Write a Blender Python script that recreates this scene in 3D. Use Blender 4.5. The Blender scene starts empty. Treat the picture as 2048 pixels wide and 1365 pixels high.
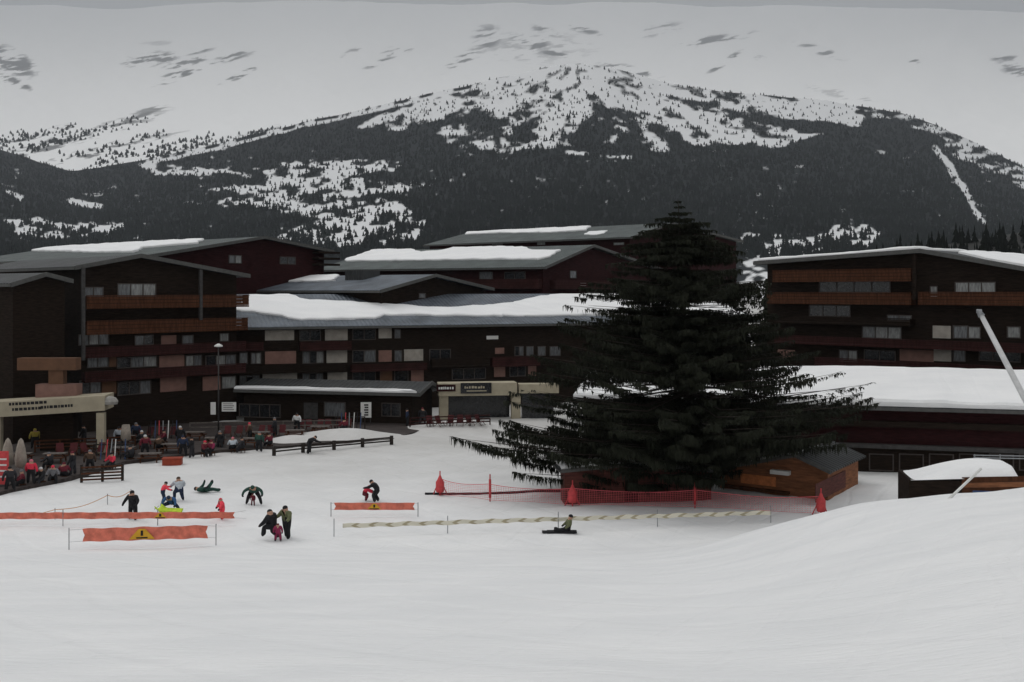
import bpy, bmesh, math, random
import numpy as np
from mathutils import Vector, Matrix
random.seed(7)
R = math.radians
scene = bpy.context.scene
C = scene.collection
F = 2048.0; CAMZ = 14.4; HOR = 580.0          # focal length in photo pixels, eye height, horizon row

# ------------------------------------------------------------------ camera, sky, sun, exposure
cam = bpy.data.cameras.new('camera'); cam_o = bpy.data.objects.new('camera', cam); C.objects.link(cam_o)
cam_o.location = (0, 0, CAMZ); cam_o.rotation_euler = (R(90), 0, 0)
cam.sensor_width = 36; cam.lens = 36; cam.shift_y = -(682.5 - HOR) / 2048
cam.clip_start = 0.2; cam.clip_end = 60000
scene.camera = cam_o

world = bpy.data.worlds.new('World'); scene.world = world; world.use_nodes = True
nt = world.node_tree; nt.nodes.clear()
wo = nt.nodes.new('ShaderNodeOutputWorld'); bg = nt.nodes.new('ShaderNodeBackground')
SUN_EL, SUN_ROT = 54, -62
sky = nt.nodes.new('ShaderNodeTexSky'); sky.sky_type = 'NISHITA'; sky.sun_disc = False
sky.sun_elevation = R(SUN_EL); sky.sun_rotation = R(SUN_ROT)
hs = nt.nodes.new('ShaderNodeHueSaturation'); hs.inputs['Saturation'].default_value = 0.15; hs.inputs['Value'].default_value = 0.9
nt.links.new(sky.outputs[0], hs.inputs['Color'])
tc = nt.nodes.new('ShaderNodeTexCoord'); sp = nt.nodes.new('ShaderNodeSeparateXYZ'); nt.links.new(tc.outputs['Generated'], sp.inputs[0])
ramp = nt.nodes.new('ShaderNodeMapRange')      # overcast sky: the zenith about twice as bright as the horizon
ramp.inputs[1].default_value = 0.0; ramp.inputs[2].default_value = 1.0; ramp.inputs[3].default_value = 2.9; ramp.inputs[4].default_value = 6.4
nt.links.new(sp.outputs['Z'], ramp.inputs[0])
nz = nt.nodes.new('ShaderNodeTexNoise'); nz.inputs['Scale'].default_value = 2.2; nz.inputs['Detail'].default_value = 4
nt.links.new(tc.outputs['Generated'], nz.inputs['Vector'])
mr = nt.nodes.new('ShaderNodeMapRange'); mr.inputs[3].default_value = 0.86; mr.inputs[4].default_value = 1.14
nt.links.new(nz.outputs[0], mr.inputs[0])
mm = nt.nodes.new('ShaderNodeMath'); mm.operation = 'MULTIPLY'; nt.links.new(ramp.outputs[0], mm.inputs[0]); nt.links.new(mr.outputs[0], mm.inputs[1])
cc = nt.nodes.new('ShaderNodeCombineColor')
for i, k in enumerate((0.995, 1.0, 1.0)):
    m2 = nt.nodes.new('ShaderNodeMath'); m2.operation = 'MULTIPLY'; m2.inputs[1].default_value = k
    nt.links.new(mm.outputs[0], m2.inputs[0]); nt.links.new(m2.outputs[0], cc.inputs[i])
mx = nt.nodes.new('ShaderNodeMix'); mx.data_type = 'RGBA'; mx.inputs[0].default_value = 0.93
nt.links.new(hs.outputs[0], mx.inputs[6]); nt.links.new(cc.outputs[0], mx.inputs[7])
nt.links.new(mx.outputs[2], bg.inputs['Color']); bg.inputs['Strength'].default_value = 0.10
nt.links.new(bg.outputs[0], wo.inputs['Surface'])

sun = bpy.data.lights.new('sun', 'SUN'); sun.energy = 0.6; sun.angle = R(25); sun.color = (1, 0.98, 0.95)
sun_o = bpy.data.objects.new('sun', sun); C.objects.link(sun_o); sun_o.location = (0, 0, 200)
az = R(SUN_ROT)      # light comes from behind the village, left of the view axis
d = Vector((math.sin(az) * math.cos(R(SUN_EL)), math.cos(az) * math.cos(R(SUN_EL)), math.sin(R(SUN_EL))))
sun_o.rotation_euler = d.to_track_quat('Z', 'Y').to_euler()
scene.view_settings.view_transform = 'Standard'; scene.view_settings.look = 'None'
scene.view_settings.exposure = 0.6; scene.view_settings.gamma = 1.0; scene.view_settings.use_curve_mapping = False

# ------------------------------------------------------------------ helpers
def Wp(px, py, d):
    return Vector(((px - 1024) / F * d, d, CAMZ + (HOR - py) / F * d))
def tag(o, label=None, cat=None, group=None, kind=None):
    if label: o['label'] = label
    if cat: o['category'] = cat
    if group: o['group'] = group
    if kind: o['kind'] = kind
    return o
def empty(name, loc, rz=0, label=None, cat=None, group=None):
    o = bpy.data.objects.new(name, None); C.objects.link(o); o.location = loc; o.rotation_euler = (0, 0, rz)
    o.empty_display_size = 0.3
    return tag(o, label, cat, group)
MATS = {}
def mat(name, col, rough=0.8, var=0.25, scale=3.0, bump=0.0, spec=0.3, stretch=(1, 1, 1), coords='Object', col2=None, metal=0.0, bscale=None):
    if name in MATS: return MATS[name]
    m = bpy.data.materials.new(name); m.use_nodes = True; t = m.node_tree; b = t.nodes['Principled BSDF']
    b.inputs['Roughness'].default_value = rough; b.inputs['Specular IOR Level'].default_value = spec; b.inputs['Metallic'].default_value = metal
    if coords == 'World':
        g = t.nodes.new('ShaderNodeNewGeometry'); src = g.outputs['Position']
    else:
        g = t.nodes.new('ShaderNodeTexCoord'); src = g.outputs['Object']
    mp = t.nodes.new('ShaderNodeMapping'); mp.inputs['Scale'].default_value = stretch; t.links.new(src, mp.inputs[0])
    n = t.nodes.new('ShaderNodeTexNoise'); n.inputs['Scale'].default_value = scale; n.inputs['Detail'].default_value = 6; n.inputs['Roughness'].default_value = 0.6
    t.links.new(mp.outputs[0], n.inputs['Vector'])
    r = t.nodes.new('ShaderNodeMapRange'); r.inputs[1].default_value = 0.3; r.inputs[2].default_value = 0.7; t.links.new(n.outputs[0], r.inputs[0])
    x = t.nodes.new('ShaderNodeMix'); x.data_type = 'RGBA'
    a = [max(0, c * (1 - var)) for c in col]; c2 = col2 or [min(1, c * (1 + var)) for c in col]
    x.inputs[6].default_value = (*a, 1); x.inputs[7].default_value = (*c2, 1); t.links.new(r.outputs[0], x.inputs[0])
    t.links.new(x.outputs[2], b.inputs['Base Color'])
    if bump:
        n2 = t.nodes.new('ShaderNodeTexNoise'); n2.inputs['Scale'].default_value = bscale or scale * 3; n2.inputs['Detail'].default_value = 5
        t.links.new(mp.outputs[0], n2.inputs['Vector'])
        bp = t.nodes.new('ShaderNodeBump'); bp.inputs['Distance'].default_value = bump; bp.inputs['Strength'].default_value = 0.6
        t.links.new(n2.outputs[0], bp.inputs['Height']); t.links.new(bp.outputs[0], b.inputs['Normal'])
    MATS[name] = m; return m
def roof_mat(name, col, period=0.5):
    """standing-seam / tiled roof: weathered colour with fine ribs"""
    if name in MATS: return MATS[name]
    m = mat(name, col, rough=0.55, var=0.4, scale=0.35, spec=0.25)
    t = m.node_tree; b = t.nodes['Principled BSDF']
    tcn = t.nodes.new('ShaderNodeTexCoord')
    w = t.nodes.new('ShaderNodeTexWave'); w.wave_type = 'BANDS'; w.bands_direction = 'Y'; w.inputs['Scale'].default_value = 1 / period * 0.3
    w.inputs['Distortion'].default_value = 0.6; t.links.new(tcn.outputs['Object'], w.inputs['Vector'])
    bp = t.nodes.new('ShaderNodeBump'); bp.inputs['Distance'].default_value = 0.08; t.links.new(w.outputs[0], bp.inputs['Height'])
    t.links.new(bp.outputs[0], b.inputs['Normal']); return m

class MB:
    def __init__(s): s.v = []; s.f = []; s.m = []
    def add(s, vs, fs, mi=0):
        o = len(s.v); s.v += [tuple(p) for p in vs]; s.f += [tuple(i + o for i in f) for f in fs]; s.m += [mi] * len(fs)
    def box(s, x0, x1, y0, y1, z0, z1, mi=0):
        vs = [(x, y, z) for z in (z0, z1) for y in (y0, y1) for x in (x0, x1)]
        s.add(vs, [(0, 2, 3, 1), (4, 5, 7, 6), (0, 1, 5, 4), (2, 6, 7, 3), (0, 4, 6, 2), (1, 3, 7, 5)], mi)
    def obox(s, org, ax, ay, az, mi=0):
        org, ax, ay, az = map(Vector, (org, ax, ay, az))
        vs = [org + ax * i + ay * j + az * k for k in (0, 1) for j in (0, 1) for i in (0, 1)]
        fs = [(0, 2, 3, 1), (4, 5, 7, 6), (0, 1, 5, 4), (2, 6, 7, 3), (0, 4, 6, 2), (1, 3, 7, 5)]
        if ax.cross(ay).dot(az) < 0: fs = [f[::-1] for f in fs]
        s.add(vs, fs, mi)
    def tube(s, pts, rad, n=6, mi=0, cap=True):
        pts = [Vector(p) for p in pts]; rs = rad if isinstance(rad, (list, tuple)) else [rad] * len(pts)
        rings = []
        for i, p in enumerate(pts):
            t = (pts[min(i + 1, len(pts) - 1)] - pts[max(i - 1, 0)]).normalized()
            u = t.cross(Vector((0, 0, 1))); u = u.normalized() if u.length > 1e-4 else Vector((1, 0, 0)); w = u.cross(t)
            rings.append([p + (u * math.cos(2 * math.pi * k / n) + w * math.sin(2 * math.pi * k / n)) * rs[i] for k in range(n)])
        vs = [q for r in rings for q in r]; fs = []
        for i in range(len(pts) - 1):
            for k in range(n):
                a = i * n + k; b = i * n + (k + 1) % n; fs.append((a, b, b + n, a + n))
        if cap: fs.append(tuple(range(n))[::-1]); fs.append(tuple((len(pts) - 1) * n + k for k in range(n)))
        s.add(vs, fs, mi)
    def lathe(s, prof, n=12, c=(0, 0, 0), mi=0):
        vs = []; fs = []
        for r, z in prof:
            vs += [(c[0] + r * math.cos(2 * math.pi * k / n), c[1] + r * math.sin(2 * math.pi * k / n), c[2] + z) for k in range(n)]
        for i in range(len(prof) - 1):
            for k in range(n):
                a = i * n + k; b = i * n + (k + 1) % n; fs.append((a, b, b + n, a + n))
        fs.append(tuple(range(n))[::-1]); fs.append(tuple((len(prof) - 1) * n + k for k in range(n)))
        s.add(vs, fs, mi)
    def build(s, name, mats, parent=None, smooth=False, loc=None):
        me = bpy.data.meshes.new(name); me.from_pydata(s.v, [], s.f); me.update()
        mats = mats if isinstance(mats, (list, tuple)) else [mats]
        for m in mats: me.materials.append(m)
        if len(mats) > 1: me.polygons.foreach_set('material_index', s.m)
        if smooth: me.polygons.foreach_set('use_smooth', [True] * len(me.polygons))
        o = bpy.data.objects.new(name, me); C.objects.link(o)
        if parent: o.parent = parent
        if loc: o.location = loc
        return o
def copy_tree(o, parent=None):
    c = o.copy(); C.objects.link(c); c.parent = parent
    for ch in list(o.children): copy_tree(ch, c)
    return c
def np_mesh(name, verts, faces, mats, midx=None, smooth=True):
    me = bpy.data.meshes.new(name); n = len(verts); nf = len(faces); k = faces.shape[1]
    me.vertices.add(n); me.vertices.foreach_set('co', np.ascontiguousarray(verts, dtype=np.float32).ravel())
    me.loops.add(nf * k); me.loops.foreach_set('vertex_index', np.ascontiguousarray(faces, dtype=np.int32).ravel())
    me.polygons.add(nf); me.polygons.foreach_set('loop_start', np.arange(0, nf * k, k, dtype=np.int32))
    for m in (mats if isinstance(mats, (list, tuple)) else [mats]): me.materials.append(m)
    if midx is not None: me.polygons.foreach_set('material_index', midx)
    me.polygons.foreach_set('use_smooth', np.full(nf, smooth)); me.update(calc_edges=True); me.validate()
    o = bpy.data.objects.new(name, me); C.objects.link(o); return o
rng = np.random.default_rng(11)
TAB = rng.random((256, 256))
def vnoise(x, y):
    xi = np.floor(x).astype(int); yi = np.floor(y).astype(int); fx = x - xi; fy = y - yi
    fx = fx * fx * (3 - 2 * fx); fy = fy * fy * (3 - 2 * fy)
    a = TAB[xi & 255, yi & 255]; b = TAB[(xi + 1) & 255, yi & 255]; c = TAB[xi & 255, (yi + 1) & 255]; dd = TAB[(xi + 1) & 255, (yi + 1) & 255]
    return (a * (1 - fx) + b * fx) * (1 - fy) + (c * (1 - fx) + dd * fx) * fy
def fbm(x, y, o=4, seed=0):
    x = np.asarray(x, float) + seed * 17.3; y = np.asarray(y, float) + seed * 9.1
    s = 0; a = 0.5; t = 0
    for i in range(o): s = s + a * vnoise(x, y); t += a; x = x * 2.03 + 5.2; y = y * 2.03 + 1.7; a *= 0.5
    return s / t
def sstep(a, b, x):
    t = np.clip((x - a) / (b - a), 0, 1); return t * t * (3 - 2 * t)
def pip(x, y, poly):
    ins = np.zeros(x.shape, bool); n = len(poly)
    for i in range(n):
        x0, y0 = poly[i]; x1, y1 = poly[(i + 1) % n]
        if y0 == y1: continue
        c = ((y0 > y) != (y1 > y)) & (x < (x1 - x0) * (y - y0) / (y1 - y0) + x0); ins ^= c
    return ins

# ------------------------------------------------------------------ ground
def gz(x, y):
    x = np.asarray(x, float); y = np.asarray(y, float)
    s = np.clip(58 - y, 0, None)
    z = 0.2165 * (np.sqrt(s * s + 4) - 2) ; z = np.minimum(z, 12.7)
    z = z + (2.75 + 0.055 * np.clip(x - 16, 0, 14) + 0.5 * (fbm(x * 0.3, y * 0.12, 3, 12) - 0.5)) * sstep(5.5, 19.0, x - 0.1 * (y - 50)) * np.exp(-((y - 50) / np.where(y > 50, 7.0, 60.0)) ** 2)   # bank at the right
    z = z + 1.0 * np.exp(-(((x + 16) / 5) ** 2 + ((y - 99) / 2.6) ** 2)) + 0.55 * np.exp(-(((x + 21) / 2.2) ** 2 + ((y - 96) / 2.0) ** 2))
    z = z + 1.05 * np.exp(-(((x + 5.0) / 5) ** 2 + ((y - 105.5) / 2.8) ** 2))
    z = z + 0.9 * np.exp(-(((x - 3.5) / 2.3) ** 2 + ((y - 73.5) / 1.6) ** 2))
    z = z + 0.16 * (fbm(x * 0.14, y * 0.14, 3, 3) - 0.5) * sstep(4, 12, y)
    z = z + (0.07 + 0.10 * sstep(52, 62, y)) * (fbm(x * 0.55, y * 0.55, 3, 5) - 0.5) + 0.05 * sstep(54, 60, y) * (fbm(x * 1.9, y * 1.9, 2, 6) - 0.5) + 6.5 * sstep(160, 900, y)
    return z
def gpt(px, py):
    """the ground point seen at a photo pixel"""
    kx = (px - 1024) / F; kz = (HOR - py) / F
    d = 8.0
    while d < 300:
        if CAMZ + kz * d <= float(gz(kx * d, d)): break
        d += 0.1
    return Vector((kx * d, d, float(gz(kx * d, d))))
def lines(segs):
    out = [np.arange(a, b, st) for a, b, st in segs]; return np.unique(np.concatenate(out).round(3))
gx = lines([(-1400, -200, 60), (-200, -60, 8), (-60, 60, 0.45), (60, 200, 8), (200, 1401, 60)])
gy = lines([(-60, 4, 4), (4, 116, 0.4), (116, 160, 4), (160, 961, 40)])
GX, GY = np.meshgrid(gx, gy); GZ = gz(GX, GY)
def grid_faces(nr, nc):
    i = np.arange(nr - 1)[:, None] * nc + np.arange(nc - 1)[None, :]
    return np.stack([i, i + 1, i + nc + 1, i + nc], -1).reshape(-1, 4)
def snow_mat(name='snow', a=0.80, dirty=True):
    m = bpy.data.materials.new(name); m.use_nodes = True; t = m.node_tree; b = t.nodes['Principled BSDF']
    b.inputs['Roughness'].default_value = 0.75; b.inputs['Specular IOR Level'].default_value = 0.2
    g = t.nodes.new('ShaderNodeNewGeometry')
    def noise(sc, st=(1, 1, 1), det=5):
        mp = t.nodes.new('ShaderNodeMapping'); mp.inputs['Scale'].default_value = st; t.links.new(g.outputs['Position'], mp.inputs[0])
        n = t.nodes.new('ShaderNodeTexNoise'); n.inputs['Scale'].default_value = sc; n.inputs['Detail'].default_value = det; t.links.new(mp.outputs[0], n.inputs['Vector']); return n
    col = (a, a, a * 1.0, 1)
    x = t.nodes.new('ShaderNodeMix'); x.data_type = 'RGBA'
    x.inputs[6].default_value = (a * 0.93, a * 0.935, a * 0.94, 1); x.inputs[7].default_value = col
    n1 = noise(0.25, (1, 2.2, 1)); r = t.nodes.new('ShaderNodeMapRange'); r.inputs[1].default_value = 0.35; r.inputs[2].default_value = 0.65
    t.links.new(n1.outputs[0], r.inputs[0]); t.links.new(r.outputs[0], x.inputs[0]); last = x.outputs[2]
    if dirty:      # the trodden snow of the square is dirty: an attribute of the ground mesh
        at = t.nodes.new('ShaderNodeAttribute'); at.attribute_name = 'trodden'
        n2 = noise(0.6, (1, 1.6, 1)); mu = t.nodes.new('ShaderNodeMath'); mu.operation = 'MULTIPLY_ADD'; mu.inputs[1].default_value = 0.5; mu.inputs[2].default_value = 0.7
        t.links.new(n2.outputs[0], mu.inputs[0]); m3 = t.nodes.new('ShaderNodeMath'); m3.operation = 'MULTIPLY'; m3.use_clamp = True
        t.links.new(mu.outputs[0], m3.inputs[0]); t.links.new(at.outputs['Fac'], m3.inputs[1])
        y = t.nodes.new('ShaderNodeMix'); y.data_type = 'RGBA'; y.inputs[7].default_value = (0.50, 0.49, 0.475, 1)
        t.links.new(m3.outputs[0], y.inputs[0]); t.links.new(last, y.inputs[6]); last = y.outputs[2]
    t.links.new(last, b.inputs['Base Color'])
    n3 = noise(2.2, (1, 2.5, 1), 8); bp = t.nodes.new('ShaderNodeBump'); bp.inputs['Distance'].default_value = 0.10; bp.inputs['Strength'].default_value = 0.55
    t.links.new(n3.outputs[0], bp.inputs['Height']); nrm = bp.outputs[0]
    if dirty:      # old ski tracks and ruts, half filled in
        for (rz, sc, dist_) in ((25, 0.16, 7.0), (-40, 0.11, 9.0)):
            mp = t.nodes.new('ShaderNodeMapping'); mp.inputs['Rotation'].default_value = (0, 0, R(rz)); t.links.new(g.outputs['Position'], mp.inputs[0])
            w = t.nodes.new('ShaderNodeTexWave'); w.inputs['Scale'].default_value = sc; w.inputs['Distortion'].default_value = dist_; w.inputs['Detail'].default_value = 3; w.inputs['Detail Scale'].default_value = 0.4; t.links.new(mp.outputs[0], w.inputs['Vector'])
            pk = t.nodes.new('ShaderNodeMapRange'); pk.inputs[1].default_value = 0.90; pk.inputs[2].default_value = 1.0; pk.inputs[3].default_value = 1.0; pk.inputs[4].default_value = 0.0; t.links.new(w.outputs['Fac'], pk.inputs[0])
            b2_ = t.nodes.new('ShaderNodeBump'); b2_.inputs['Distance'].default_value = 0.06; b2_.inputs['Strength'].default_value = 0.35; t.links.new(pk.outputs[0], b2_.inputs['Height']); t.links.new(nrm, b2_.inputs['Normal']); nrm = b2_.outputs[0]
    t.links.new(nrm, b.inputs['Normal'])
    MATS[name] = m; return m
SNOWG = snow_mat('trodden_snow'); SNOW = snow_mat('snow', 0.82, False)
ground = np_mesh('snow_ground', np.stack([GX, GY, GZ], -1).reshape(-1, 3), grid_faces(*GX.shape), SNOWG)
tr = (sstep(60, 92, GY) * (0.75 + 0.25 * sstep(80, 100, GY)) * (0.55 + 0.75 * fbm(GX * 0.2, GY * 0.3, 4, 8))).astype(np.float32)
at = ground.data.attributes.new('trodden', 'FLOAT', 'POINT'); at.data.foreach_set('value', tr.ravel())
tag(ground, 'white snow slope falling to the trodden village square', None, None, 'structure')

# ------------------------------------------------------------------ mountains
S1X = [-900, -400, -100, 0, 60, 140, 220, 290, 500, 700, 850, 1000, 1100, 1160, 1230, 1300, 1450, 1600, 1700, 1800, 1870, 1950, 2048, 2150, 2500, 3000]
S1Y = [330, 300, 285, 300, 318, 343, 332, 320, 272, 224, 190, 155, 135, 125, 138, 158, 186, 196, 208, 226, 250, 285, 335, 360, 350, 380]
def S1(px): return np.interp(px, S1X, S1Y) + 6 * (fbm(np.asarray(px) / 60.0, np.zeros_like(np.asarray(px, float)), 3, 2) - 0.5)
PB = 610.0
def m1_depth(t): return 950 + 2700 * np.power(np.clip(t, 0, 1), 1.25)
def m1_point(px, t):
    py = PB + (S1(px) - PB) * t; dep = m1_depth(t)
    rel = (fbm(px / 110.0, t * 9, 5, 21) - 0.5) * 14 * np.sin(np.pi * np.clip(t, 0, 1)) ** 0.6
    dep2 = dep * (1 + 0.05 * (fbm(px / 170.0, t * 5, 4, 31) - 0.5))
    return (px - 1024) / F * dep2, dep2, CAMZ + (HOR - py + rel) / F * dep2, py - rel
CLEAR1 = [(285, 326), (340, 334), (480, 341), (540, 329), (620, 325), (700, 321), (780, 318), (797, 335), (780, 346), (700, 351), (680, 358), (780, 366), (862, 374), (800, 385), (730, 389), (800, 402), (830, 430), (885, 465), (800, 492), (560, 490), (545, 460), (600, 452), (640, 440), (570, 426), (540, 414), (430, 410), (440, 398), (480, 386), (400, 380), (440, 369), (540, 371), (530, 354), (350, 350), (300, 346)]
CLEAR2 = [(0, 437), (60, 434), (140, 445), (250, 447), (255, 464), (120, 478), (40, 484), (15, 455)]
UPPER = [(1030, 150), (1100, 132), (1160, 122), (1230, 150), (1320, 190), (1430, 225), (1560, 256), (1655, 268), (1580, 289), (1470, 291), (1385, 292), (1360, 268), (1310, 238), (1250, 218), (1180, 192), (1120, 178), (1050, 192), (1005, 197)]
MIXED = [(700, 250), (800, 215), (900, 190), (1000, 170), (1150, 160), (1300, 228), (1385, 284), (1330, 302), (1200, 288), (1050, 302), (960, 314), (915, 302), (880, 272), (800, 264)]
def forest(px, py):
    wx = px + 40 * (fbm(px / 34, py / 14, 5, 41) - 0.5) + 14 * (fbm(px / 8, py / 4, 2, 42) - 0.5); wy = py + 22 * (fbm(px / 34, py / 14, 5, 43) - 0.5) + 7 * (fbm(px / 8, py / 4, 2, 44) - 0.5)
    f = np.full(px.shape, 1.0); o = py - S1(px)
    f[fbm(px / 14, py / 6, 3, 51) > 0.80] = 0.55
    f[(fbm(px / 90, py / 40, 2, 53) > 0.52) & (fbm(px / 13, py / 5, 3, 55) > 0.70) & (py > 300)] = 0.4
    ph_ = np.arctan2((py - 105) * 2.2, px - 1150); rd_ = np.hypot(px - 1150, (py - 105) * 2.2); gul = 0.6 * fbm(ph_ * 9, rd_ / 90, 4, 111) + 0.4 * fbm(px / 14, py / 6, 3, 113)
    m = pip(wx, wy, MIXED); f[m] = np.clip(0.36 + (0.475 + (py[m] - 215) / 750 - gul[m]) * 9, 0.2, 0.92)
    m = pip(wx, wy, UPPER); f[m] = np.clip(0.2 + (gul[m] - 0.56) * 11, 0.10, 0.8)
    m = (wx > 280) & (wx < 1010) & (o > 4 + 3 * (fbm(px / 40, px * 0, 3, 65))) & (o < 15 - 5 * (fbm(px / 60, px * 0, 3, 66))); f[m] = 0.26
    m = (wx > 280) & (wx < 1010) & (o <= 6) & (fbm(px / 16, px * 0, 3, 64) > 0.5); f[m] = 0.2
    m = (wx > 1350) & (wx < 1720) & (o + (wy - py) < 42); f[m] = np.clip(0.5 - (gul[m] - 0.465) * 9, 0.15, 0.85)
    m = (wx >= 1720) & (wx < 1900) & (o + (wy - py) < 22); f[m] = np.where(fbm(px[m] / 26, py[m] / 6, 4, 68) > 0.55, 0.3, 0.95)
    m = (wx >= 1900) & (o + (wy - py) < 45); f[m] = np.where(fbm(px[m] / 26, py[m] / 8, 4, 69) > 0.48, 0.1, 0.85)
    m = (wx > 960) & (wx < 1420) & (o < 26); f[m] = np.clip((gul[m] - 0.5) * 9, 0.06, 0.7)
    m = pip(wx, wy, CLEAR1); f[m] = np.where(fbm(px[m] / 22, py[m] / 8, 4, 71) > 0.57, 0.9, 0.14)
    m = pip(wx, wy, CLEAR2); f[m] = np.where(fbm(px[m] / 16, py[m] / 6, 4, 72) > 0.55, 0.85, 0.08)
    for (ax, ay, bx, by, wd) in ((1872, 296, 1900, 335, 7), (1900, 335, 1930, 385, 7), (1930, 385, 1966, 448, 6), (140, 403, 200, 413, 6), (20, 385, 44, 395, 5), (1135, 306, 1170, 309, 4), (1215, 312, 1260, 316, 4)):
        L2 = (bx - ax) ** 2 + (by - ay) ** 2; u = np.clip(((px - ax) * (bx - ax) + (py - ay) * (by - ay)) / L2, 0, 1)
        dd = np.hypot(wx * 0.35 + px * 0.65 - ax - u * (bx - ax), wy * 0.35 + py * 0.65 - ay - u * (by - ay)); f[dd < wd] = np.minimum(f[dd < wd], 0.12)
    m = (np.hypot((wx - 1705) / 55, (wy - 470) / 26) < 1); f[m] = np.where(fbm(px[m] / 18, py[m] / 6, 4, 73) > 0.55, 0.8, 0.08)
    m = (wx > 1480) & (wx < 1660) & (py > 468); f[m] = np.where(fbm(px[m] / 20, py[m] / 6, 4, 74) > 0.5, 0.2, 0.9)
    return f
def slope_mat(name, attr, dark, dark2, sharp=(0.35, 0.65), nscale=0.02, snow=(0.8, 0.81, 0.81)):
    m = bpy.data.materials.new(name); m.use_nodes = True; t = m.node_tree; b = t.nodes['Principled BSDF']
    b.inputs['Roughness'].default_value = 0.95; b.inputs['Specular IOR Level'].default_value = 0.05
    at = t.nodes.new('ShaderNodeAttribute'); at.attribute_name = attr
    g = t.nodes.new('ShaderNodeNewGeometry'); n = t.nodes.new('ShaderNodeTexNoise'); n.inputs['Scale'].default_value = nscale; n.inputs['Detail'].default_value = 6
    t.links.new(g.outputs['Position'], n.inputs['Vector'])
    ad = t.nodes.new('ShaderNodeMath'); ad.operation = 'MULTIPLY_ADD'; ad.inputs[1].default_value = 0.5; t.links.new(n.outputs[0], ad.inputs[0])
    sb = t.nodes.new('ShaderNodeMath'); sb.operation = 'SUBTRACT'; sb.inputs[1].default_value = 0.25; t.links.new(at.outputs['Fac'], sb.inputs[0]); t.links.new(sb.outputs[0], ad.inputs[2])
    r = t.nodes.new('ShaderNodeMapRange'); r.inputs[1].default_value = sharp[0]; r.inputs[2].default_value = sharp[1]; t.links.new(ad.outputs[0], r.inputs[0])
    dk = t.nodes.new('ShaderNodeMix'); dk.data_type = 'RGBA'; dk.inputs[6].default_value = (*dark, 1); dk.inputs[7].default_value = (*dark2, 1); t.links.new(n.outputs[0], dk.inputs[0])
    x = t.nodes.new('ShaderNodeMix'); x.data_type = 'RGBA'; x.inputs[6].default_value = (*snow, 1); t.links.new(dk.outputs[2], x.inputs[7]); t.links.new(r.outputs[0], x.inputs[0])
    t.links.new(x.outputs[2], b.inputs['Base Color']); return m
pxs = np.arange(-700, 2760, 3.6); ts = np.concatenate([np.linspace(0, 1, 190)])
PX, TT = np.meshgrid(pxs, ts); X, Y, Z, PY = m1_point(PX, TT)
X = np.vstack([X, X[-1:] * 1.12, X[-1:] * 1.25]); Y = np.vstack([Y, Y[-1:] * 1.12, Y[-1:] * 1.25]); Z = np.vstack([Z, Z[-1:] * 0.85, Z[-1:] * 0.55])
ff = forest(PX, PY); ff = (ff + np.roll(ff, 1, 1) + np.roll(ff, -1, 1) + np.roll(ff, 1, 0) + np.roll(ff, -1, 0)) / 5; ff = np.vstack([ff, ff[-1:], ff[-1:]])
SLOPE = slope_mat('forested_slope', 'forest', (0.010, 0.012, 0.013), (0.026, 0.03, 0.032), (0.3, 0.75), 0.05, (0.72, 0.725, 0.73))
m1 = np_mesh('forested_mountain', np.stack([X, Y, Z], -1).reshape(-1, 3), grid_faces(*X.shape), SLOPE)
a = m1.data.attributes.new('forest', 'FLOAT', 'POINT'); a.data.foreach_set('value', ff.astype(np.float32).ravel())
tag(m1, 'snowy mountain ridge with dark forest and clearings', None, None, 'structure')

def cone_forest(name, base, h, w, m, tiers=2):
    """many small conifers as stacked ragged cones, one mesh"""
    n = len(base); K = 6; vs = []; fs = []; off = 0
    ang = rng.random(n) * 6.28
    for ti in range(tiers):
        zb = h * (0.08 + 0.42 * ti); zt = h * (0.66 + 0.34 * ti) if tiers > 1 else h; rr = w * (0.5 - 0.2 * ti)
        ring = np.zeros((n, K + 1, 3))
        for k in range(K):
            a = ang + 6.283 * k / K; jr = rr * (0.75 + 0.5 * rng.random(n))
            ring[:, k, 0] = base[:, 0] + np.cos(a) * jr; ring[:, k, 1] = base[:, 1] + np.sin(a) * jr; ring[:, k, 2] = base[:, 2] + zb + h * 0.08 * (rng.random(n) - 0.5)
        ring[:, K] = base; ring[:, K, 2] += zt
        vs.append(ring.reshape(-1, 3))
        i = (np.arange(n) * (K + 1))[:, None]; k = np.arange(K)[None]
        fs.append(np.stack([i + k, i + (k + 1) % K, np.broadcast_to(i + K, (n, K))], -1).reshape(-1, 3) + off); off += n * (K + 1)
    return np_mesh(name, np.vstack(vs), np.vstack(fs), m, smooth=False)
FARTREE = mat('far_conifer', (0.016, 0.020, 0.019), rough=1, var=0.4, scale=0.01, spec=0.02, coords='World')
N = 84000
cp = rng.uniform(-650, 2700, N); u = rng.random(N); s1 = S1(cp); tt = (PB - (s1 + u * (520 - s1))) / (PB - s1)
x, y, z, py = m1_point(cp, tt); keep = rng.random(N) < forest(cp, py) * 0.85
base = np.stack([x, y, z - 0.5], -1)[keep]; hh = (6 + 8 * rng.random(len(base)) ** 1.5) * np.interp(base[:, 1], [1200, 2200, 3600], [1.15, 1.0, 0.9])
o = cone_forest('conifer_forest', base, hh, hh * 0.62, FARTREE)
tag(o, 'dark conifer forest covering the lower mountain side', 'forest', None, 'stuff')

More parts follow.
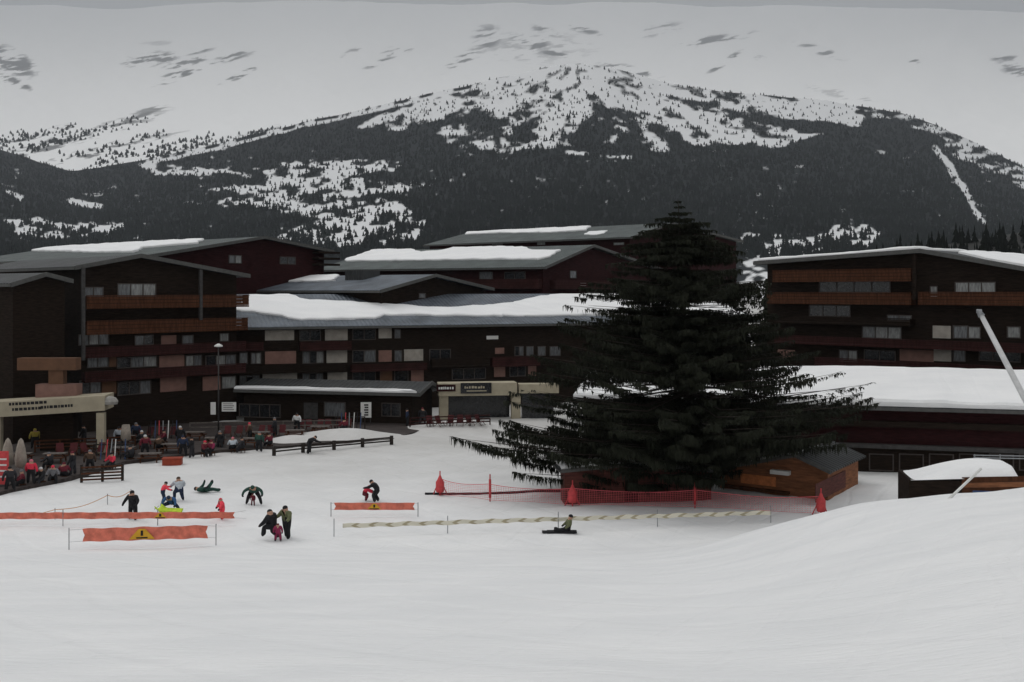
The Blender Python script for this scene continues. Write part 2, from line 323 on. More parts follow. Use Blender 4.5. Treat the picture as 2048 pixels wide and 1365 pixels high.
# far snow mountain
def S2(px): return np.interp(px, [-1500, -400, 0, 200, 450, 700, 900, 1000, 1100, 1300, 1500, 1700, 1900, 2100, 2500, 3400], [14, 20, 10, 16, 8, 2, 8, 4, 8, 6, 14, 16, 22, 26, 22, 30])
pxs = np.arange(-1400, 3400, 5.0); ts = np.linspace(0, 1, 230); PX, TT = np.meshgrid(pxs, ts)
PY = 430 + (S2(PX) - 430) * TT; D = 4000 + 20000 * TT ** 3.0
rel = (fbm(PX / 160, TT * 6, 5, 81) - 0.5) * 16; D = D * (1 + 0.10 * (fbm(PX / 220 + TT * 2.5, TT * 5, 5, 83) - 0.5) * np.sin(np.pi * np.clip(TT, 0, 1)) ** 0.5)
def rock(px, py):
    f = np.zeros(px.shape)
    for (cx, cy, rx, ry, sl, st) in ((300, 118, 50, 14, -0.1, 1), (370, 128, 40, 8, -.25, 1), (345, 158, 55, 9, -.3, 1.05), (455, 120, 50, 10, -.3, .8), (475, 157, 40, 6, -.5, 1.05), (400, 104, 30, 4, -.2, .7), (20, 125, 50, 26, .3, .9), (20, 165, 40, 8, .3, 1), (315, 86, 40, 6, 0, .4),
                                     (800, 96, 34, 9, -.2, .85), (760, 122, 30, 6, -.4, .8), (700, 105, 24, 8, -.6, .6), (930, 118, 45, 14, -.5, .75), (975, 75, 30, 26, 0, .7), (1060, 90, 46, 18, 0.2, .75), (1095, 66, 36, 9, .3, .7), (1165, 60, 40, 8, .2, .7), (1110, 108, 30, 6, .1, .8), (1320, 60, 50, 12, -.2, .6), (1430, 80, 80, 9, -.15, .75), (1450, 126, 32, 7, -.6, .9), (1515, 118, 20, 6, 0, .6),
                                     (1640, 100, 50, 9, .3, .65), (1830, 124, 12, 5, 0, .8), (2035, 140, 40, 14, .2, .7), (2010, 120, 30, 5, -.1, .7), (150, 278, 170, 14, -.28, .75), (250, 250, 70, 6, -.4, .8), (300, 225, 40, 8, -.2, .6), (200, 305, 160, 12, -.25, .7), (420, 300, 160, 14, -.28, .7), (90, 265, 90, 7, -.3, .9), (1690, 190, 90, 10, .2, .4), (1260, 140, 60, 10, .2, .7)):
        yy = py - cy - sl * (px - cx); q = np.hypot((px - cx) / rx, yy / ry)
        f = np.maximum(f, st * np.clip(1.55 - q, 0, 1))
    n = 0.55 * fbm(px / 34 + py / 16, py / 6 + px / 60, 5, 91) + 0.45 * fbm(px / 11 + py / 7, py / 3.2 + px / 24, 4, 93)
    spur = np.clip(1.3 - np.hypot((px - 1060) / 190, (py - 95) / 52), 0, 1) * np.clip((fbm((px + py * 1.5) / 26, py / 7, 4, 95) - 0.47) * 7, 0, 1)
    return np.clip(np.maximum(np.clip(f * 1.25, 0, 1) * np.clip((n - 0.43) * 6.5, 0, 1), 0.55 * spur), 0, 1)
rk = rock(PX, PY)
X = (PX - 1024) / F * D; Z = CAMZ + (HOR - PY + rel) / F * D
Yb = D
X = np.vstack([X, X[-1:] * 1.1]); Yb = np.vstack([Yb, Yb[-1:] * 1.1]); Z = np.vstack([Z, Z[-1:] * 0.8]); rk = np.vstack([rk, rk[-1:]])
m2 = np_mesh('snow_mountain', np.stack([X, Yb, Z], -1).reshape(-1, 3), grid_faces(*X.shape), slope_mat('rocky_snow', 'rock', (0.16, 0.165, 0.17), (0.30, 0.30, 0.30), (0.3, 0.8), 0.012, (0.90, 0.90, 0.895)))
a = m2.data.attributes.new('rock', 'FLOAT', 'POINT'); a.data.foreach_set('value', rk.astype(np.float32).ravel())
tag(m2, 'high snow mountain with bands of bare rock', None, None, 'structure')
# thin lines of trees climbing the far snowfield
def far_pt(px, py):
    t = (430 - py) / (430 - S2(px)); Dp = 4000 + 20000 * t ** 3.0
    rl = (fbm(px / 160, t * 6, 5, 81) - 0.5) * 16
    Dp = Dp * (1 + 0.10 * (fbm(px / 220 + t * 2.5, t * 5, 5, 83) - 0.5) * np.sin(np.pi * np.clip(t, 0, 1)) ** 0.5)
    return np.stack([(px - 1024) / F * Dp, Dp, CAMZ + (HOR - py + rl) / F * Dp - 5], -1)
bl = []
for (ax, ay, bx, by, n, j) in ((-60, 300, 150, 255, 110, 6), (20, 310, 180, 268, 90, 5), (60, 300, 300, 240, 80, 5), (120, 320, 330, 272, 60, 5), (180, 330, 420, 280, 90, 6), (300, 318, 560, 262, 120, 4), (-100, 290, 40, 285, 60, 8)):
    u = rng.random(n); bl.append(np.stack([ax + u * (bx - ax) + rng.normal(0, 4, n), ay + u * (by - ay) + rng.normal(0, j, n)], -1))
q = np.vstack(bl); b2 = far_pt(q[:, 0], q[:, 1]); h2 = 15 + 9 * rng.random(len(b2))
o = cone_forest('high_conifers', b2, h2, h2 * 0.9, FARTREE); tag(o, 'scattered dark conifers in lines across the far snowfield', 'forest', None, 'stuff')

# near wooded hill at the right, behind the chalet
hx = np.linspace(1560, 2500, 90); ht = np.linspace(0, 1, 26); PX, TT = np.meshgrid(hx, ht)
top = np.interp(PX, [1560, 1700, 1800, 1900, 2048, 2300, 2500], [600, 540, 508, 488, 464, 440, 430]); PY = 640 + (top - 640) * TT; D = 330 + 190 * TT
X = (PX - 1024) / F * D; Z = CAMZ + (HOR - PY) / F * D
X = np.vstack([X, X[-1:] * 1.25]); D2 = np.vstack([D, D[-1:] * 1.25]); Z = np.vstack([Z, Z[-1:] * 0 + 1])
hill = np_mesh('wooded_hill', np.stack([X, D2, Z], -1).reshape(-1, 3), grid_faces(*X.shape), mat('forest_floor', (0.02, 0.02, 0.018), var=0.4, scale=0.1, coords='World'))
tag(hill, 'dark wooded hillside behind the right chalet', None, None, 'structure')
n = 900; cp = rng.uniform(1570, 2490, n); tt = rng.random(n); top = np.interp(cp, [1560, 1700, 1800, 1900, 2048, 2300, 2500], [600, 540, 508, 488, 464, 440, 430]); py = 640 + (top - 640) * tt; dd = 330 + 190 * tt
b3 = np.stack([(cp - 1024) / F * dd, dd, CAMZ + (HOR - py) / F * dd - .3], -1); h3 = 4.5 + 4.5 * rng.random(n)
o = cone_forest('hill_conifers', b3, h3, h3 * 0.62, mat('near_conifer', (0.009, 0.011, 0.009), rough=1, var=0.4, scale=0.1, spec=0.02, coords='World'), 3)
tag(o, 'dense dark conifers on the near wooded hillside', 'forest', None, 'stuff')

# ------------------------------------------------------------------ materials
DARKWOOD = mat('dark_timber', (0.0155, 0.0105, 0.0078), var=0.5, scale=1.5, stretch=(1, 1, 6), bump=0.01, spec=0.06)
REDWOOD = mat('dark_red_timber', (0.024, 0.0075, 0.008), var=0.45, scale=1.5, stretch=(1, 1, 6), bump=0.01, spec=0.06)
BALC = mat('balcony_timber', (0.062, 0.026, 0.014), var=0.45, scale=0.8, stretch=(6, 1, 1), bump=0.01, spec=0.06)
REDBALC = mat('red_balcony_timber', (0.036, 0.014, 0.013), var=0.4, scale=0.8, stretch=(6, 1, 1), bump=0.01, spec=0.06)
POST = mat('grey_post', (0.045, 0.043, 0.042), var=0.3)
PALE = mat('pale_render', (0.31, 0.285, 0.25), var=0.2, scale=1.2, bump=0.01)
PINK = mat('pink_render', (0.19, 0.105, 0.085), var=0.2, scale=1.2, bump=0.01)
OCHRE = mat('ochre_render', (0.105, 0.052, 0.028), var=0.25, scale=1.0, bump=0.01)
BEIGE = mat('beige_fascia', (0.34, 0.30, 0.22), var=0.15, scale=1.0)
FRAME = mat('window_frame', (0.06, 0.05, 0.045), var=0.2)
CURT = mat('curtained_pane', (0.20, 0.205, 0.20), rough=0.25, var=0.45, scale=2.2, stretch=(3, 3, 0.6), spec=0.5)
DIMC = mat('dim_pane', (0.10, 0.105, 0.11), rough=0.2, var=0.5, scale=2.0, stretch=(3, 3, 0.6), spec=0.5)
BLACKG = mat('dark_pane', (0.012, 0.013, 0.015), rough=0.15, var=0.4, spec=0.5)
ROOF = roof_mat('weathered_metal_roof', (0.10, 0.115, 0.135))
ROOFG = roof_mat('grey_green_roof', (0.062, 0.075, 0.072))
ROOFD = roof_mat('dark_roof', (0.035, 0.037, 0.038))
VERGE = mat('verge_board', (0.075, 0.075, 0.072), var=0.2)
BLACK = mat('black_fabric', (0.010, 0.010, 0.012), var=0.4, scale=8)
METAL = mat('grey_metal', (0.25, 0.26, 0.27), rough=0.45, var=0.15, metal=0.6)
WHITE = mat('white_paint', (0.62, 0.62, 0.60), var=0.06)
ORANGE = mat('orange_banner_cloth', (0.56, 0.15, 0.10), var=0.3, scale=2.5, rough=0.7)
YELLOW = mat('yellow_print', (0.55, 0.30, 0.025), var=0.1)
REDPL = mat('red_plastic', (0.50, 0.06, 0.065), var=0.2, scale=4)
PINKNET = mat('red_net', (0.62, 0.11, 0.13), var=0.2)

# ------------------------------------------------------------------ chalet kit
class Chalet:
    """gable end along local +x (0..w), facing local -y; the building runs back along +y for L. Left slope faces local -x."""
    def __init__(s, name, label, cat, corner, d, th, L, wallm, roofm, apex=None, right=None, w=None, wa=None, zl=None, za=None, zr=None, ov=1.1, fo=1.0, base=-0.3, cat_group=None, th_roof=0.3):
        s.th = R(th); c, sn = math.cos(s.th), math.sin(s.th); px, py = corner
        X0 = Wp(px, py, d); s.o = Vector((X0.x, X0.y, 0)); s.L = L; s.ov = ov; s.fo = fo; s.base = base
        def along(p): k = (p - 1024) / F; return (k * X0.y - X0.x) / (c - k * sn)
        s.zl = X0.z if zl is None else zl
        if apex: s.wa = along(apex[0]); s.za = CAMZ + (HOR - apex[1]) / F * (X0.y + s.wa * sn)
        else: s.wa = wa; s.za = za
        if right: s.w = along(right[0]); s.zr = CAMZ + (HOR - right[1]) / F * (X0.y + s.w * sn)
        else: s.w = w; s.zr = zr
        s.t = th_roof
        s.root = empty(name, s.o, s.th, label, cat, cat_group)
        s.inv = Matrix.Translation(s.o) @ Matrix.Rotation(s.th, 4, 'Z'); s.inv.invert()
        s.wallm = wallm
        # walls
        x0, x1 = ov, s.w - ov; y0, y1 = fo, L - 0.8
        def zroof(x): return (s.zl + (s.za - s.zl) * x / s.wa if x < s.wa else s.za + (s.zr - s.za) * (x - s.wa) / (s.w - s.wa)) - s.t - 0.03
        prof = [(x0, base), (x1, base), (x1, zroof(x1)), (s.wa, zroof(s.wa)), (x0, zroof(x0))]
        m = MB(); n = 5
        m.add([(x, y0, z) for x, z in prof] + [(x, y1, z) for x, z in prof], [tuple(range(n)), tuple(range(n, 2 * n))[::-1]] + [(i, i + n, (i + 1) % n + n, (i + 1) % n) for i in range(n)])
        m.build('wall', wallm, s.root); s.x0, s.x1, s.y0, s.y1 = x0, x1, y0, y1
        # roof
        m = MB()
        for (xa, zA, xb, zB) in ((0, s.zl, s.wa, s.za), (s.wa, s.za, s.w, s.zr)):
            vs = [(xa, 0, zA), (xb, 0, zB), (xb, L, zB), (xa, L, zA)]
            m.add(vs + [(a, b, z - s.t) for a, b, z in vs], [(0, 1, 2, 3), (7, 6, 5, 4), (0, 4, 5, 1), (1, 5, 6, 2), (2, 6, 7, 3), (3, 7, 4, 0)])
        s.roof = m.build('roof', roofm, s.root)
        m = MB()
        for (xa, zA, xb, zB) in ((0, s.zl, s.wa, s.za), (s.wa, s.za, s.w, s.zr)):
            m.obox((xa, -0.12, zA - s.t - 0.05), (xb - xa, 0, zB - zA), (0, 0.1, 0), (0, 0, s.t + 0.12))
        m.build('verge_board', VERGE, s.roof)
        m = MB(); m.box(-0.14, -0.02, 0, L, s.zl - s.t - 0.02, s.zl - 0.06); m.build('gutter', VERGE, s.roof)
    def plane(s, which):
        if which == 'gable': return Vector((0, s.y0, 0)), Vector((1, 0, 0)), Vector((0, -1, 0))
        if which == 'side': return Vector((s.x0, 0, 0)), Vector((0, -1, 0)), Vector((-1, 0, 0))     # tangent runs towards the gable: left to right as seen
        return Vector((s.x1, 0, 0)), Vector((0, 1, 0)), Vector((1, 0, 0))
    def hit(s, px, py, p, n):
        o = s.inv @ Vector((0, 0, CAMZ)); dr = (s.inv @ Wp(px, py, 100)) - o
        return o + dr * ((p - o).dot(n) / dr.dot(n))
    def rect(s, which, px0, px1, py0, py1):
        p, t, n = s.plane(which); ym = (py0 + py1) / 2
        a0 = s.hit(px0, ym, p, n).dot(t); a1 = s.hit(px1, ym, p, n).dot(t); xm = (px0 + px1) / 2
        z1 = s.hit(xm, py0, p, n).z; z0 = s.hit(xm, py1, p, n).z
        return p, t, n, a0, a1, z0, z1
    def slab(s, m, p, t, n, a0, a1, z0, z1, n0, n1):
        base = p - t * p.dot(t)
        m.obox(base + t * a0 + n * n0 + Vector((0, 0, z0)), t * (a1 - a0), n * (n1 - n0), Vector((0, 0, z1 - z0)))
    def window(s, which, px0, px1, py0, py1, pane=None, panes=1, name='window'):
        p, t, n, a0, a1, z0, z1 = s.rect(which, px0, px1, py0, py1); f = 0.09
        m = MB()
        for (b0, b1, c0, c1) in ((a0 - f, a1 + f, z0 - f, z0), (a0 - f, a1 + f, z1, z1 + f), (a0 - f, a0, z0, z1), (a1, a1 + f, z0, z1)): s.slab(m, p, t, n, b0, b1, c0, c1, 0.002, 0.1)
        for i in range(1, panes): 
            b = a0 + (a1 - a0) * i / panes; s.slab(m, p, t, n, b - 0.05, b + 0.05, z0, z1, 0.002, 0.09)
        w = m.build(name, FRAME, s.root)
        for i in range(panes):
            q = (a1 - a0) / panes; m = MB(); s.slab(m, p, t, n, a0 + q * i + (0.05 if i else 0), a0 + q * (i + 1) - (0.05 if i < panes - 1 else 0), z0, z1, 0.001, 0.03)
            m.build('pane', (pane if not isinstance(pane, list) else pane[i % len(pane)]) or BLACKG, w)
        return w
    def panel(s, which, px0, px1, py0, py1, m_, name='render_panel', n0=-0.1, n1=0.08):
        a = s.rect(which, px0, px1, py0, py1); m = MB(); s.slab(m, *a, n0, n1); return m.build(name, m_, s.root)
    def balcony(s, which, px0, px1, py0, py1, m_, dep=1.3, solid=True):
        p, t, n, a0, a1, z0, z1 = s.rect(which, px0, px1, py0, py1); dep_ = dep
        m = MB(); s.slab(m, p, t, n, a0, a1, z0 - 0.15, z0 + 0.02, 0.0, dep_); b = m.build('balcony', m_, s.root)
        # boards of the parapet with thin gaps, in courses
        nb = 3; hh = (z1 - z0 - 0.05) / nb
        for i in range(nb):
            m = MB(); s.slab(m, p, t, n, a0 + 0.01, a1 - 0.01, z0 + 0.05 + i * hh, z0 + 0.05 + (i + 1) * hh - 0.05, dep_ - 0.07, dep_ - 0.02); m.build('parapet_board', m_, b)
        m = MB(); s.slab(m, p, t, n, a0 - 0.02, a1 + 0.02, z1, z1 + 0.08, dep_ - 0.12, dep_ + 0.04)
        s.slab(m, p, t, n, a0, a0 + 0.06, z0 + 0.05, z1, 0, dep_ - 0.1); s.slab(m, p, t, n, a1 - 0.06, a1, z0 + 0.05, z1, 0, dep_ - 0.1)
        m.build('hand_rail', m_, b); return b
    def post(s, which, px, py0, py1, m_, off=1.25, wd=0.3, name='post'):
        p, t, n, a0, a1, z0, z1 = s.rect(which, px - 1, px + 1, py0, py1); a = (a0 + a1) / 2
        m = MB(); s.slab(m, p, t, n, a - wd / 2, a + wd / 2, z0, z1, off - wd / 2, off + wd / 2); return m.build(name, m_, s.root)
    def snow(s, poly, slope='left', thick=0.3, jit=0.2, local=False, name='snow_cover'):
        """snow lying on a roof slope; its outline given on the slope, thick with a rounded edge"""
        if slope == 'left': p0 = Vector((0, 0, s.zl)); p1 = Vector((s.wa, 0, s.za))
        else: p0 = Vector((s.w, 0, s.zr)); p1 = Vector((s.wa, 0, s.za))
        e = (p1 - p0).normalized(); nn = e.cross(Vector((0, 1, 0))); nn = nn if nn.z > 0 else -nn
        lim = (p1 - p0).length
        if local: uv = [(u * lim, v * s.L) for u, v in poly]
        else:
            uv = []
            for (px, py) in poly:
                h = s.hit(px, py, p0, nn); uv.append((max(0.02, min(lim - 0.02, (h - p0).dot(e))), max(0.05, min(s.L - 0.05, h.y))))
        pts = []; rr = random.Random(len(poly) * 13 + int(thick * 100))
        for i in range(len(uv)):
            a = Vector(uv[i]); b = Vector(uv[(i + 1) % len(uv)]); k = max(1, int((b - a).length / 0.9))
            for j in range(k):
                q = a.lerp(b, j / k) + Vector((rr.uniform(-jit, jit), rr.uniform(-jit, jit) * 2)); pts.append(Vector((min(max(q.x, 0.01), lim - 0.005), min(max(q.y, 0.02), s.L - 0.02))))
        area = sum(pts[i].x * pts[(i + 1) % len(pts)].y - pts[(i + 1) % len(pts)].x * pts[i].y for i in range(len(pts)))
        if area < 0: pts.reverse()
        def off(dist):
            out = []
            for i in range(len(pts)):
                a, b, c = pts[i - 1], pts[i], pts[(i + 1) % len(pts)]; d1 = (c - a); l = d1.length or 1; out.append(b + Vector((-d1.y, d1.x)) / l * dist)
            return out
        m = MB(); rings = [(pts, 0.004), (pts, thick * 0.6), (off(0.14), thick * 0.92), (off(0.4), thick)]; k = len(pts)
        vs = []
        for r_, h in rings: vs += [p0 + e * q.x + Vector((0, q.y, 0)) + nn * (h if h < 0.01 else h * (0.6 + 0.8 * float(fbm(q.x * 0.35, q.y * 0.35, 3, 131)))) for q in r_]
        fs = []
        for i in range(3):
            for j in range(k): fs.append((i * k + j, i * k + (j + 1) % k, (i + 1) * k + (j + 1) % k, (i + 1) * k + j))
        fs.append(tuple(3 * k + j for j in range(k)))
        m.add(vs, fs); o = m.build(name, SNOW, s.roof); 
        bm = bmesh.new(); bm.from_mesh(o.data); bmesh.ops.recalc_face_normals(bm, faces=bm.faces); bmesh.ops.triangulate(bm, faces=[f for f in bm.faces if len(f.verts) > 4]); bm.to_mesh(o.data); bm.free()
        return o

# --- left corner chalet
A = Chalet('corner_chalet', 'dark timber chalet with two brown balconies beside the ochre pillar', 'chalet', (150, 533), 100, 45, 34, DARKWOOD, ROOFD, apex=(282, 509), right=(500, 550))
A.balcony('gable', 163, 486, 592, 613, BALC); A.balcony('gable', 163, 484, 640, 662, BALC)
A.balcony('gable', 163, 484, 690, 706, REDBALC, 0.9); A.balcony('gable', 163, 484, 736, 752, REDBALC, 0.9)
A.window('gable', 236, 310, 569, 592, [DIMC, CURT, CURT], 3); A.window('gable', 168, 205, 576, 592, DIMC, 2)
A.window('gable', 158, 216, 670, 689, [DIMC, CURT, DIMC], 3); A.window('gable', 270, 305, 672, 689, [DIMC, BLACKG], 2); A.window('gable', 365, 385, 672, 689, DIMC); A.window('gable', 440, 456, 668, 682, CURT)
A.window('gable', 175, 215, 715, 734, [DIMC, DIMC], 2); A.window('gable', 235, 312, 715, 734, [BLACKG, DIMC, CURT], 3); A.window('gable', 372, 402, 712, 731, [CURT, DIMC], 2); A.window('gable', 412, 470, 712, 731, [BLACKG, CURT, DIMC], 3)
A.panel('gable', 318, 368, 711, 734, PINK); A.panel('gable', 405, 440, 753, 781, PINK); A.panel('gable', 203, 232, 757, 788, OCHRE); A.panel('gable', 322, 352, 671, 689, PINK); A.panel('gable', 218, 232, 712, 734, OCHRE); A.panel('gable', 320, 372, 753, 783, PINK)
A.window('gable', 160, 200, 762, 786, [BLACKG, DIMC], 2); A.window('gable', 236, 300, 764, 788, [BLACKG, BLACKG, DIMC], 3); A.window('gable', 444, 470, 754, 776, CURT)
A.post('gable', 156, 536, 720, POST); A.post('gable', 390, 540, 640, POST)
A.window('side', 2, 18, 622, 640, CURT); A.window('side', 60, 90, 600, 625, BLACKG); A.window('side', 2, 14, 575, 590, DIMC); A.window('side', 60, 110, 660, 685, BLACKG, 2)
A.balcony('side', 0, 120, 645, 668, REDBALC, 0.9)
# low wing roof on the far left
Wg = Chalet('side_wing', 'low dark chalet wing tucked under the corner chalet eaves', 'chalet', (22, 567), 93, 55, 20, DARKWOOD, ROOFD, apex=(92, 546), right=(146, 560), ov=0.5, fo=0.6)
# ochre pillar and lintel of the arcade
m = MB(); r0 = empty('arcade_pillar', Wp(125, 800, 90.5) * 1, 0, 'ochre rendered pillar with wide lintel under the corner chalet', 'pillar'); r0.location.z = 0
dW = 90.5 / F
m.box(-24 * dW, 5 * dW, -0.4, 0.4, CAMZ - (770 - HOR) * dW, CAMZ - (740 - HOR) * dW + 0.02); m.build('pillar_shaft', OCHRE, r0)
m = MB(); m.box(-85 * dW, 32 * dW, -0.55, 0.55, CAMZ - (740 - HOR) * dW, CAMZ - (716 - HOR) * dW); m.build('lintel', OCHRE, r0)
m = MB(); m.box(-48 * dW, 34 * dW, -0.6, 0.6, CAMZ - (800 - HOR) * dW, CAMZ - (768 - HOR) * dW); m.build('pillar_base', PINK, r0); m = MB(); m.box(-40 * dW, 26 * dW, -0.5, 0.5, 0, CAMZ - (800 - HOR) * dW); m.build('plinth', DARKWOOD, r0)

# --- red gable behind it
B = Chalet('red_gable_chalet', 'dark red chalet gable behind the corner chalet, snow on roof', 'chalet', (290, 512), 130, 50, 62, REDWOOD, ROOFG, apex=(530, 473), right=(668, 502))
B.snow([(-90, 497), (40, 496), (130, 492), (200, 487), (260, 484), (330, 483), (405, 481), (395, 488), (330, 493), (285, 497), (270, 505), (200, 506), (130, 504), (60, 503), (-80, 505)], 'left', 0.35)
B.window('gable', 458, 482, 512, 526, [DIMC, CURT], 2); B.window('gable', 560, 590, 515, 528, BLACKG, 2)
for (y0, y1) in ((504, 508), (516, 520), (528, 532)): B.panel('gable', 625, 668, y0, y1, DARKWOOD, 'balcony', 0, 1.4)

# --- middle back chalet with snow
Cc = Chalet('snowy_roof_chalet', 'dark red chalet with broad snow sheet on grey green roof', 'chalet', (1090, 534), 150, 57, 46, REDWOOD, ROOFG, apex=(1188, 490), right=(1330, 540))
Cc.snow([(655, 520), (668, 505), (684, 494), (815, 493), (822, 501), (845, 506), (885, 503), (912, 496), (940, 492), (1000, 492), (1050, 497), (1066, 503), (1120, 503), (1098, 514), (1080, 520), (1000, 520), (760, 523), (690, 524)], 'left', 0.35)
Cc.balcony('side', 880, 1084, 560, 576, REDBALC, 1.0); Cc.window('side', 960, 985, 545, 558, DIMC); Cc.window('side', 1010, 1050, 545, 558, BLACKG, 2)
Cc.balcony('gable', 1100, 1260, 562, 577, REDBALC, 1.0); Cc.window('gable', 1140, 1152, 543, 556, DIMC); Cc.window('gable', 1160, 1172, 566, 572, WHITE, name='sign_plate')
# --- low blue roof
Dd = Chalet('blue_roof_chalet', 'low dark chalet with bluish roof between the long building and snowy roofs', 'chalet', (760, 581), 128, 50, 40, DARKWOOD, ROOF, apex=(872, 549), right=(988, 577))
Dd.snow([(470, 565), (492, 558), (503, 548), (600, 547), (690, 548), (675, 555), (668, 563), (600, 564), (500, 567)], 'left', 0.3)
m = MB(); pp = Wp(725, 556, 138); 
Dd.window('gable', 838, 850, 588, 596, DIMC)
ch = Dd.hit(725, 556, Vector((0, 0, Dd.zl)), Vector((-(Dd.za - Dd.zl), 0, Dd.wa)).normalized())
m.box(ch.x - 1.6, ch.x + 1.6, ch.y - 1.8, ch.y + 1.8, ch.z - 1.2, ch.z + 1.0); m.build('roof_hatch', ROOFD, Dd.roof)
# --- rearmost chalet
Fc = Chalet('rear_chalet', 'rearmost dark chalet whose gable stands behind the spruce top', 'chalet', (1262, 474), 182, 50, 52, REDWOOD, ROOFG, apex=(1345, 446), right=(1486, 482))
Fc.snow([(860, 470), (890, 458), (1000, 458), (1060, 452), (1120, 452), (1180, 455), (1170, 462), (1100, 466), (1000, 467), (930, 470)], 'left', 0.35)
Fc.snow([(1170, 470), (1180, 464), (1212, 463), (1208, 468), (1190, 471)], 'left', 0.2)
Fc.window('side', 1075, 1090, 484, 490, CURT); Fc.window('side', 985, 1005, 484, 490, DIMC); Fc.window('side', 1228, 1248, 486, 490, CURT)
# --- long front building
E = Chalet('long_front_building', 'long three storey timber building with pale wall panels facing the square', 'apartment building', (1519, 645), 140.3, 111, 74.5, DARKWOOD, ROOF, w=26, wa=14.0, zl=CAMZ - 66 / F * 131, za=CAMZ - 8 / F * 143, zr=9.0, ov=1.2)
E.snow([(462, 622), (486, 604), (500, 592), (575, 592), (620, 602), (700, 606), (820, 615), (900, 618), (960, 613), (1010, 610), (1060, 599), (1100, 592), (1330, 590), (1480, 590), (1500, 615), (1490, 634), (1160, 632), (1000, 634), (770, 632), (745, 638), (700, 640), (600, 641), (560, 634), (520, 628)], 'left', 0.32)
for (p0, p1, y0, y1, mm_) in ((530, 588, 661, 681, PALE), (650, 695, 659, 681, PALE), (757, 783, 657, 677, PALE), (530, 592, 703, 728, PINK), (653, 694, 701, 726, PALE), (757, 783, 701, 724, PINK), (808, 846, 699, 722, PALE), (525, 594, 747, 774, PALE), (655, 694, 745, 772, PALE), (760, 784, 741, 766, OCHRE), (822, 847, 738, 766, PINK), (988, 1010, 733, 754, PINK), (1056, 1072, 732, 752, PINK), (990, 1008, 696, 708, PINK)):
    E.panel('side', p0, p1, y0, y1, mm_)
for (p0, p1, y0, y1, pn, k) in ((445, 470, 707, 727, [CURT, DIMC], 2), (480, 494, 707, 727, DIMC, 1), (503, 521, 707, 727, [DIMC, CURT], 2), (606, 646, 704, 726, [DIMC, BLACKG, CURT], 3), (706, 750, 702, 724, [BLACKG, DIMC], 2), (790, 803, 702, 722, DIMC, 1),
                               (445, 470, 752, 776, [CURT, DIMC], 2), (480, 518, 752, 775, [DIMC, BLACKG, DIMC], 3), (606, 645, 748, 772, [DIMC, BLACKG, DIMC], 3), (706, 750, 745, 768, BLACKG, 2), (790, 815, 742, 765, BLACKG, 1),
                               (600, 640, 662, 681, BLACKG, 2), (706, 750, 660, 679, BLACKG, 2), (790, 800, 660, 676, DIMC, 1), (860, 900, 700, 720, BLACKG, 2), (1030, 1046, 694, 711, [BLACKG, DIMC], 2), (1053, 1066, 694, 711, DIMC, 1), (1076, 1090, 694, 711, DIMC, 1), (1100, 1120, 694, 711, DIMC, 1), (1020, 1050, 733, 752, BLACKG, 2), (905, 970, 738, 758, BLACKG, 3)):
    E.window('side', p0, p1, y0, y1, pn, k)
for (p0, p1, y0, y1, mm_) in ((470, 525, 686, 699, REDBALC), (598, 700, 684, 698, REDBALC), (470, 690, 731, 743, DARKWOOD), (700, 850, 728, 739, REDBALC), (980, 1075, 714, 730, REDBALC), (1080, 1165, 714, 728, DARKWOOD), (860, 975, 716, 731, DARKWOOD)):
    E.balcony('side', p0, p1, y0, y1, mm_, 1.0)
E.panel('side', 973, 996, 672, 679, WHITE, 'sign_plate', 0, 0.1)

# --- right chalet
G = Chalet('right_chalet', 'big dark chalet with long brown balconies and snowy roof right of the spruce', 'chalet', (1508, 524), 115, -45, 30, DARKWOOD, ROOFD, apex=(1840, 499), right=(2150, 553))
G.snow([(0.01, 0.02), (0.01, 0.9), (0.97, 0.9), (0.97, 0.01)], 'left', 0.42, 0.05, True)
G.snow([(0.05, 0.03), (0.1, 0.95), (0.95, 0.95), (0.9, 0.2), (0.62, 0.08)], 'right', 0.35, 0.1, True)
for (p0, p1, y0, y1, mm_) in ((1556, 1832, 541, 561, BALC), (1545, 1832, 587, 606, BALC), (1846, 2140, 586, 608, BALC), (1560, 2130, 681, 694, REDBALC), (1640, 2130, 727, 740, REDBALC), (1560, 1830, 636, 646, DARKWOOD)):
    G.balcony('gable', p0, p1, y0, y1, mm_, 1.2)
for (p0, p1, y0, y1, pn, k) in ((1912, 1990, 566, 584, [CURT, CURT, CURT], 3), (1862, 1874, 574, 594, CURT, 1), (1726, 1802, 655, 676, [DIMC, CURT, CURT], 3), (1908, 1935, 653, 676, DIMC, 1), (1938, 1960, 655, 676, CURT, 1), (2016, 2040, 655, 675, CURT, 1), (1776, 1822, 632, 642, [DIMC, DIMC], 2), (1680, 1714, 702, 722, [DIMC, CURT], 2), (1730, 1790, 702, 722, BLACKG, 2), (1908, 1930, 702, 722, DIMC, 1), (1960, 2040, 702, 722, BLACKG, 3), (1620, 1700, 612, 632, BLACKG, 3), (1640, 1780, 564, 584, BLACKG, 4), (1908, 1990, 744, 756, [DIMC, CURT, CURT], 3)):
    G.window('gable', p0, p1, y0, y1, pn, k)
G.panel('gable', 1800, 1868, 700, 723, PINK); G.panel('gable', 1866, 1902, 652, 677, PALE); G.panel('gable', 1868, 1903, 700, 723, PALE); G.panel('gable', 1556, 1590, 700, 720, PINK)
G.post('gable', 1840, 510, 600, DARKWOOD)

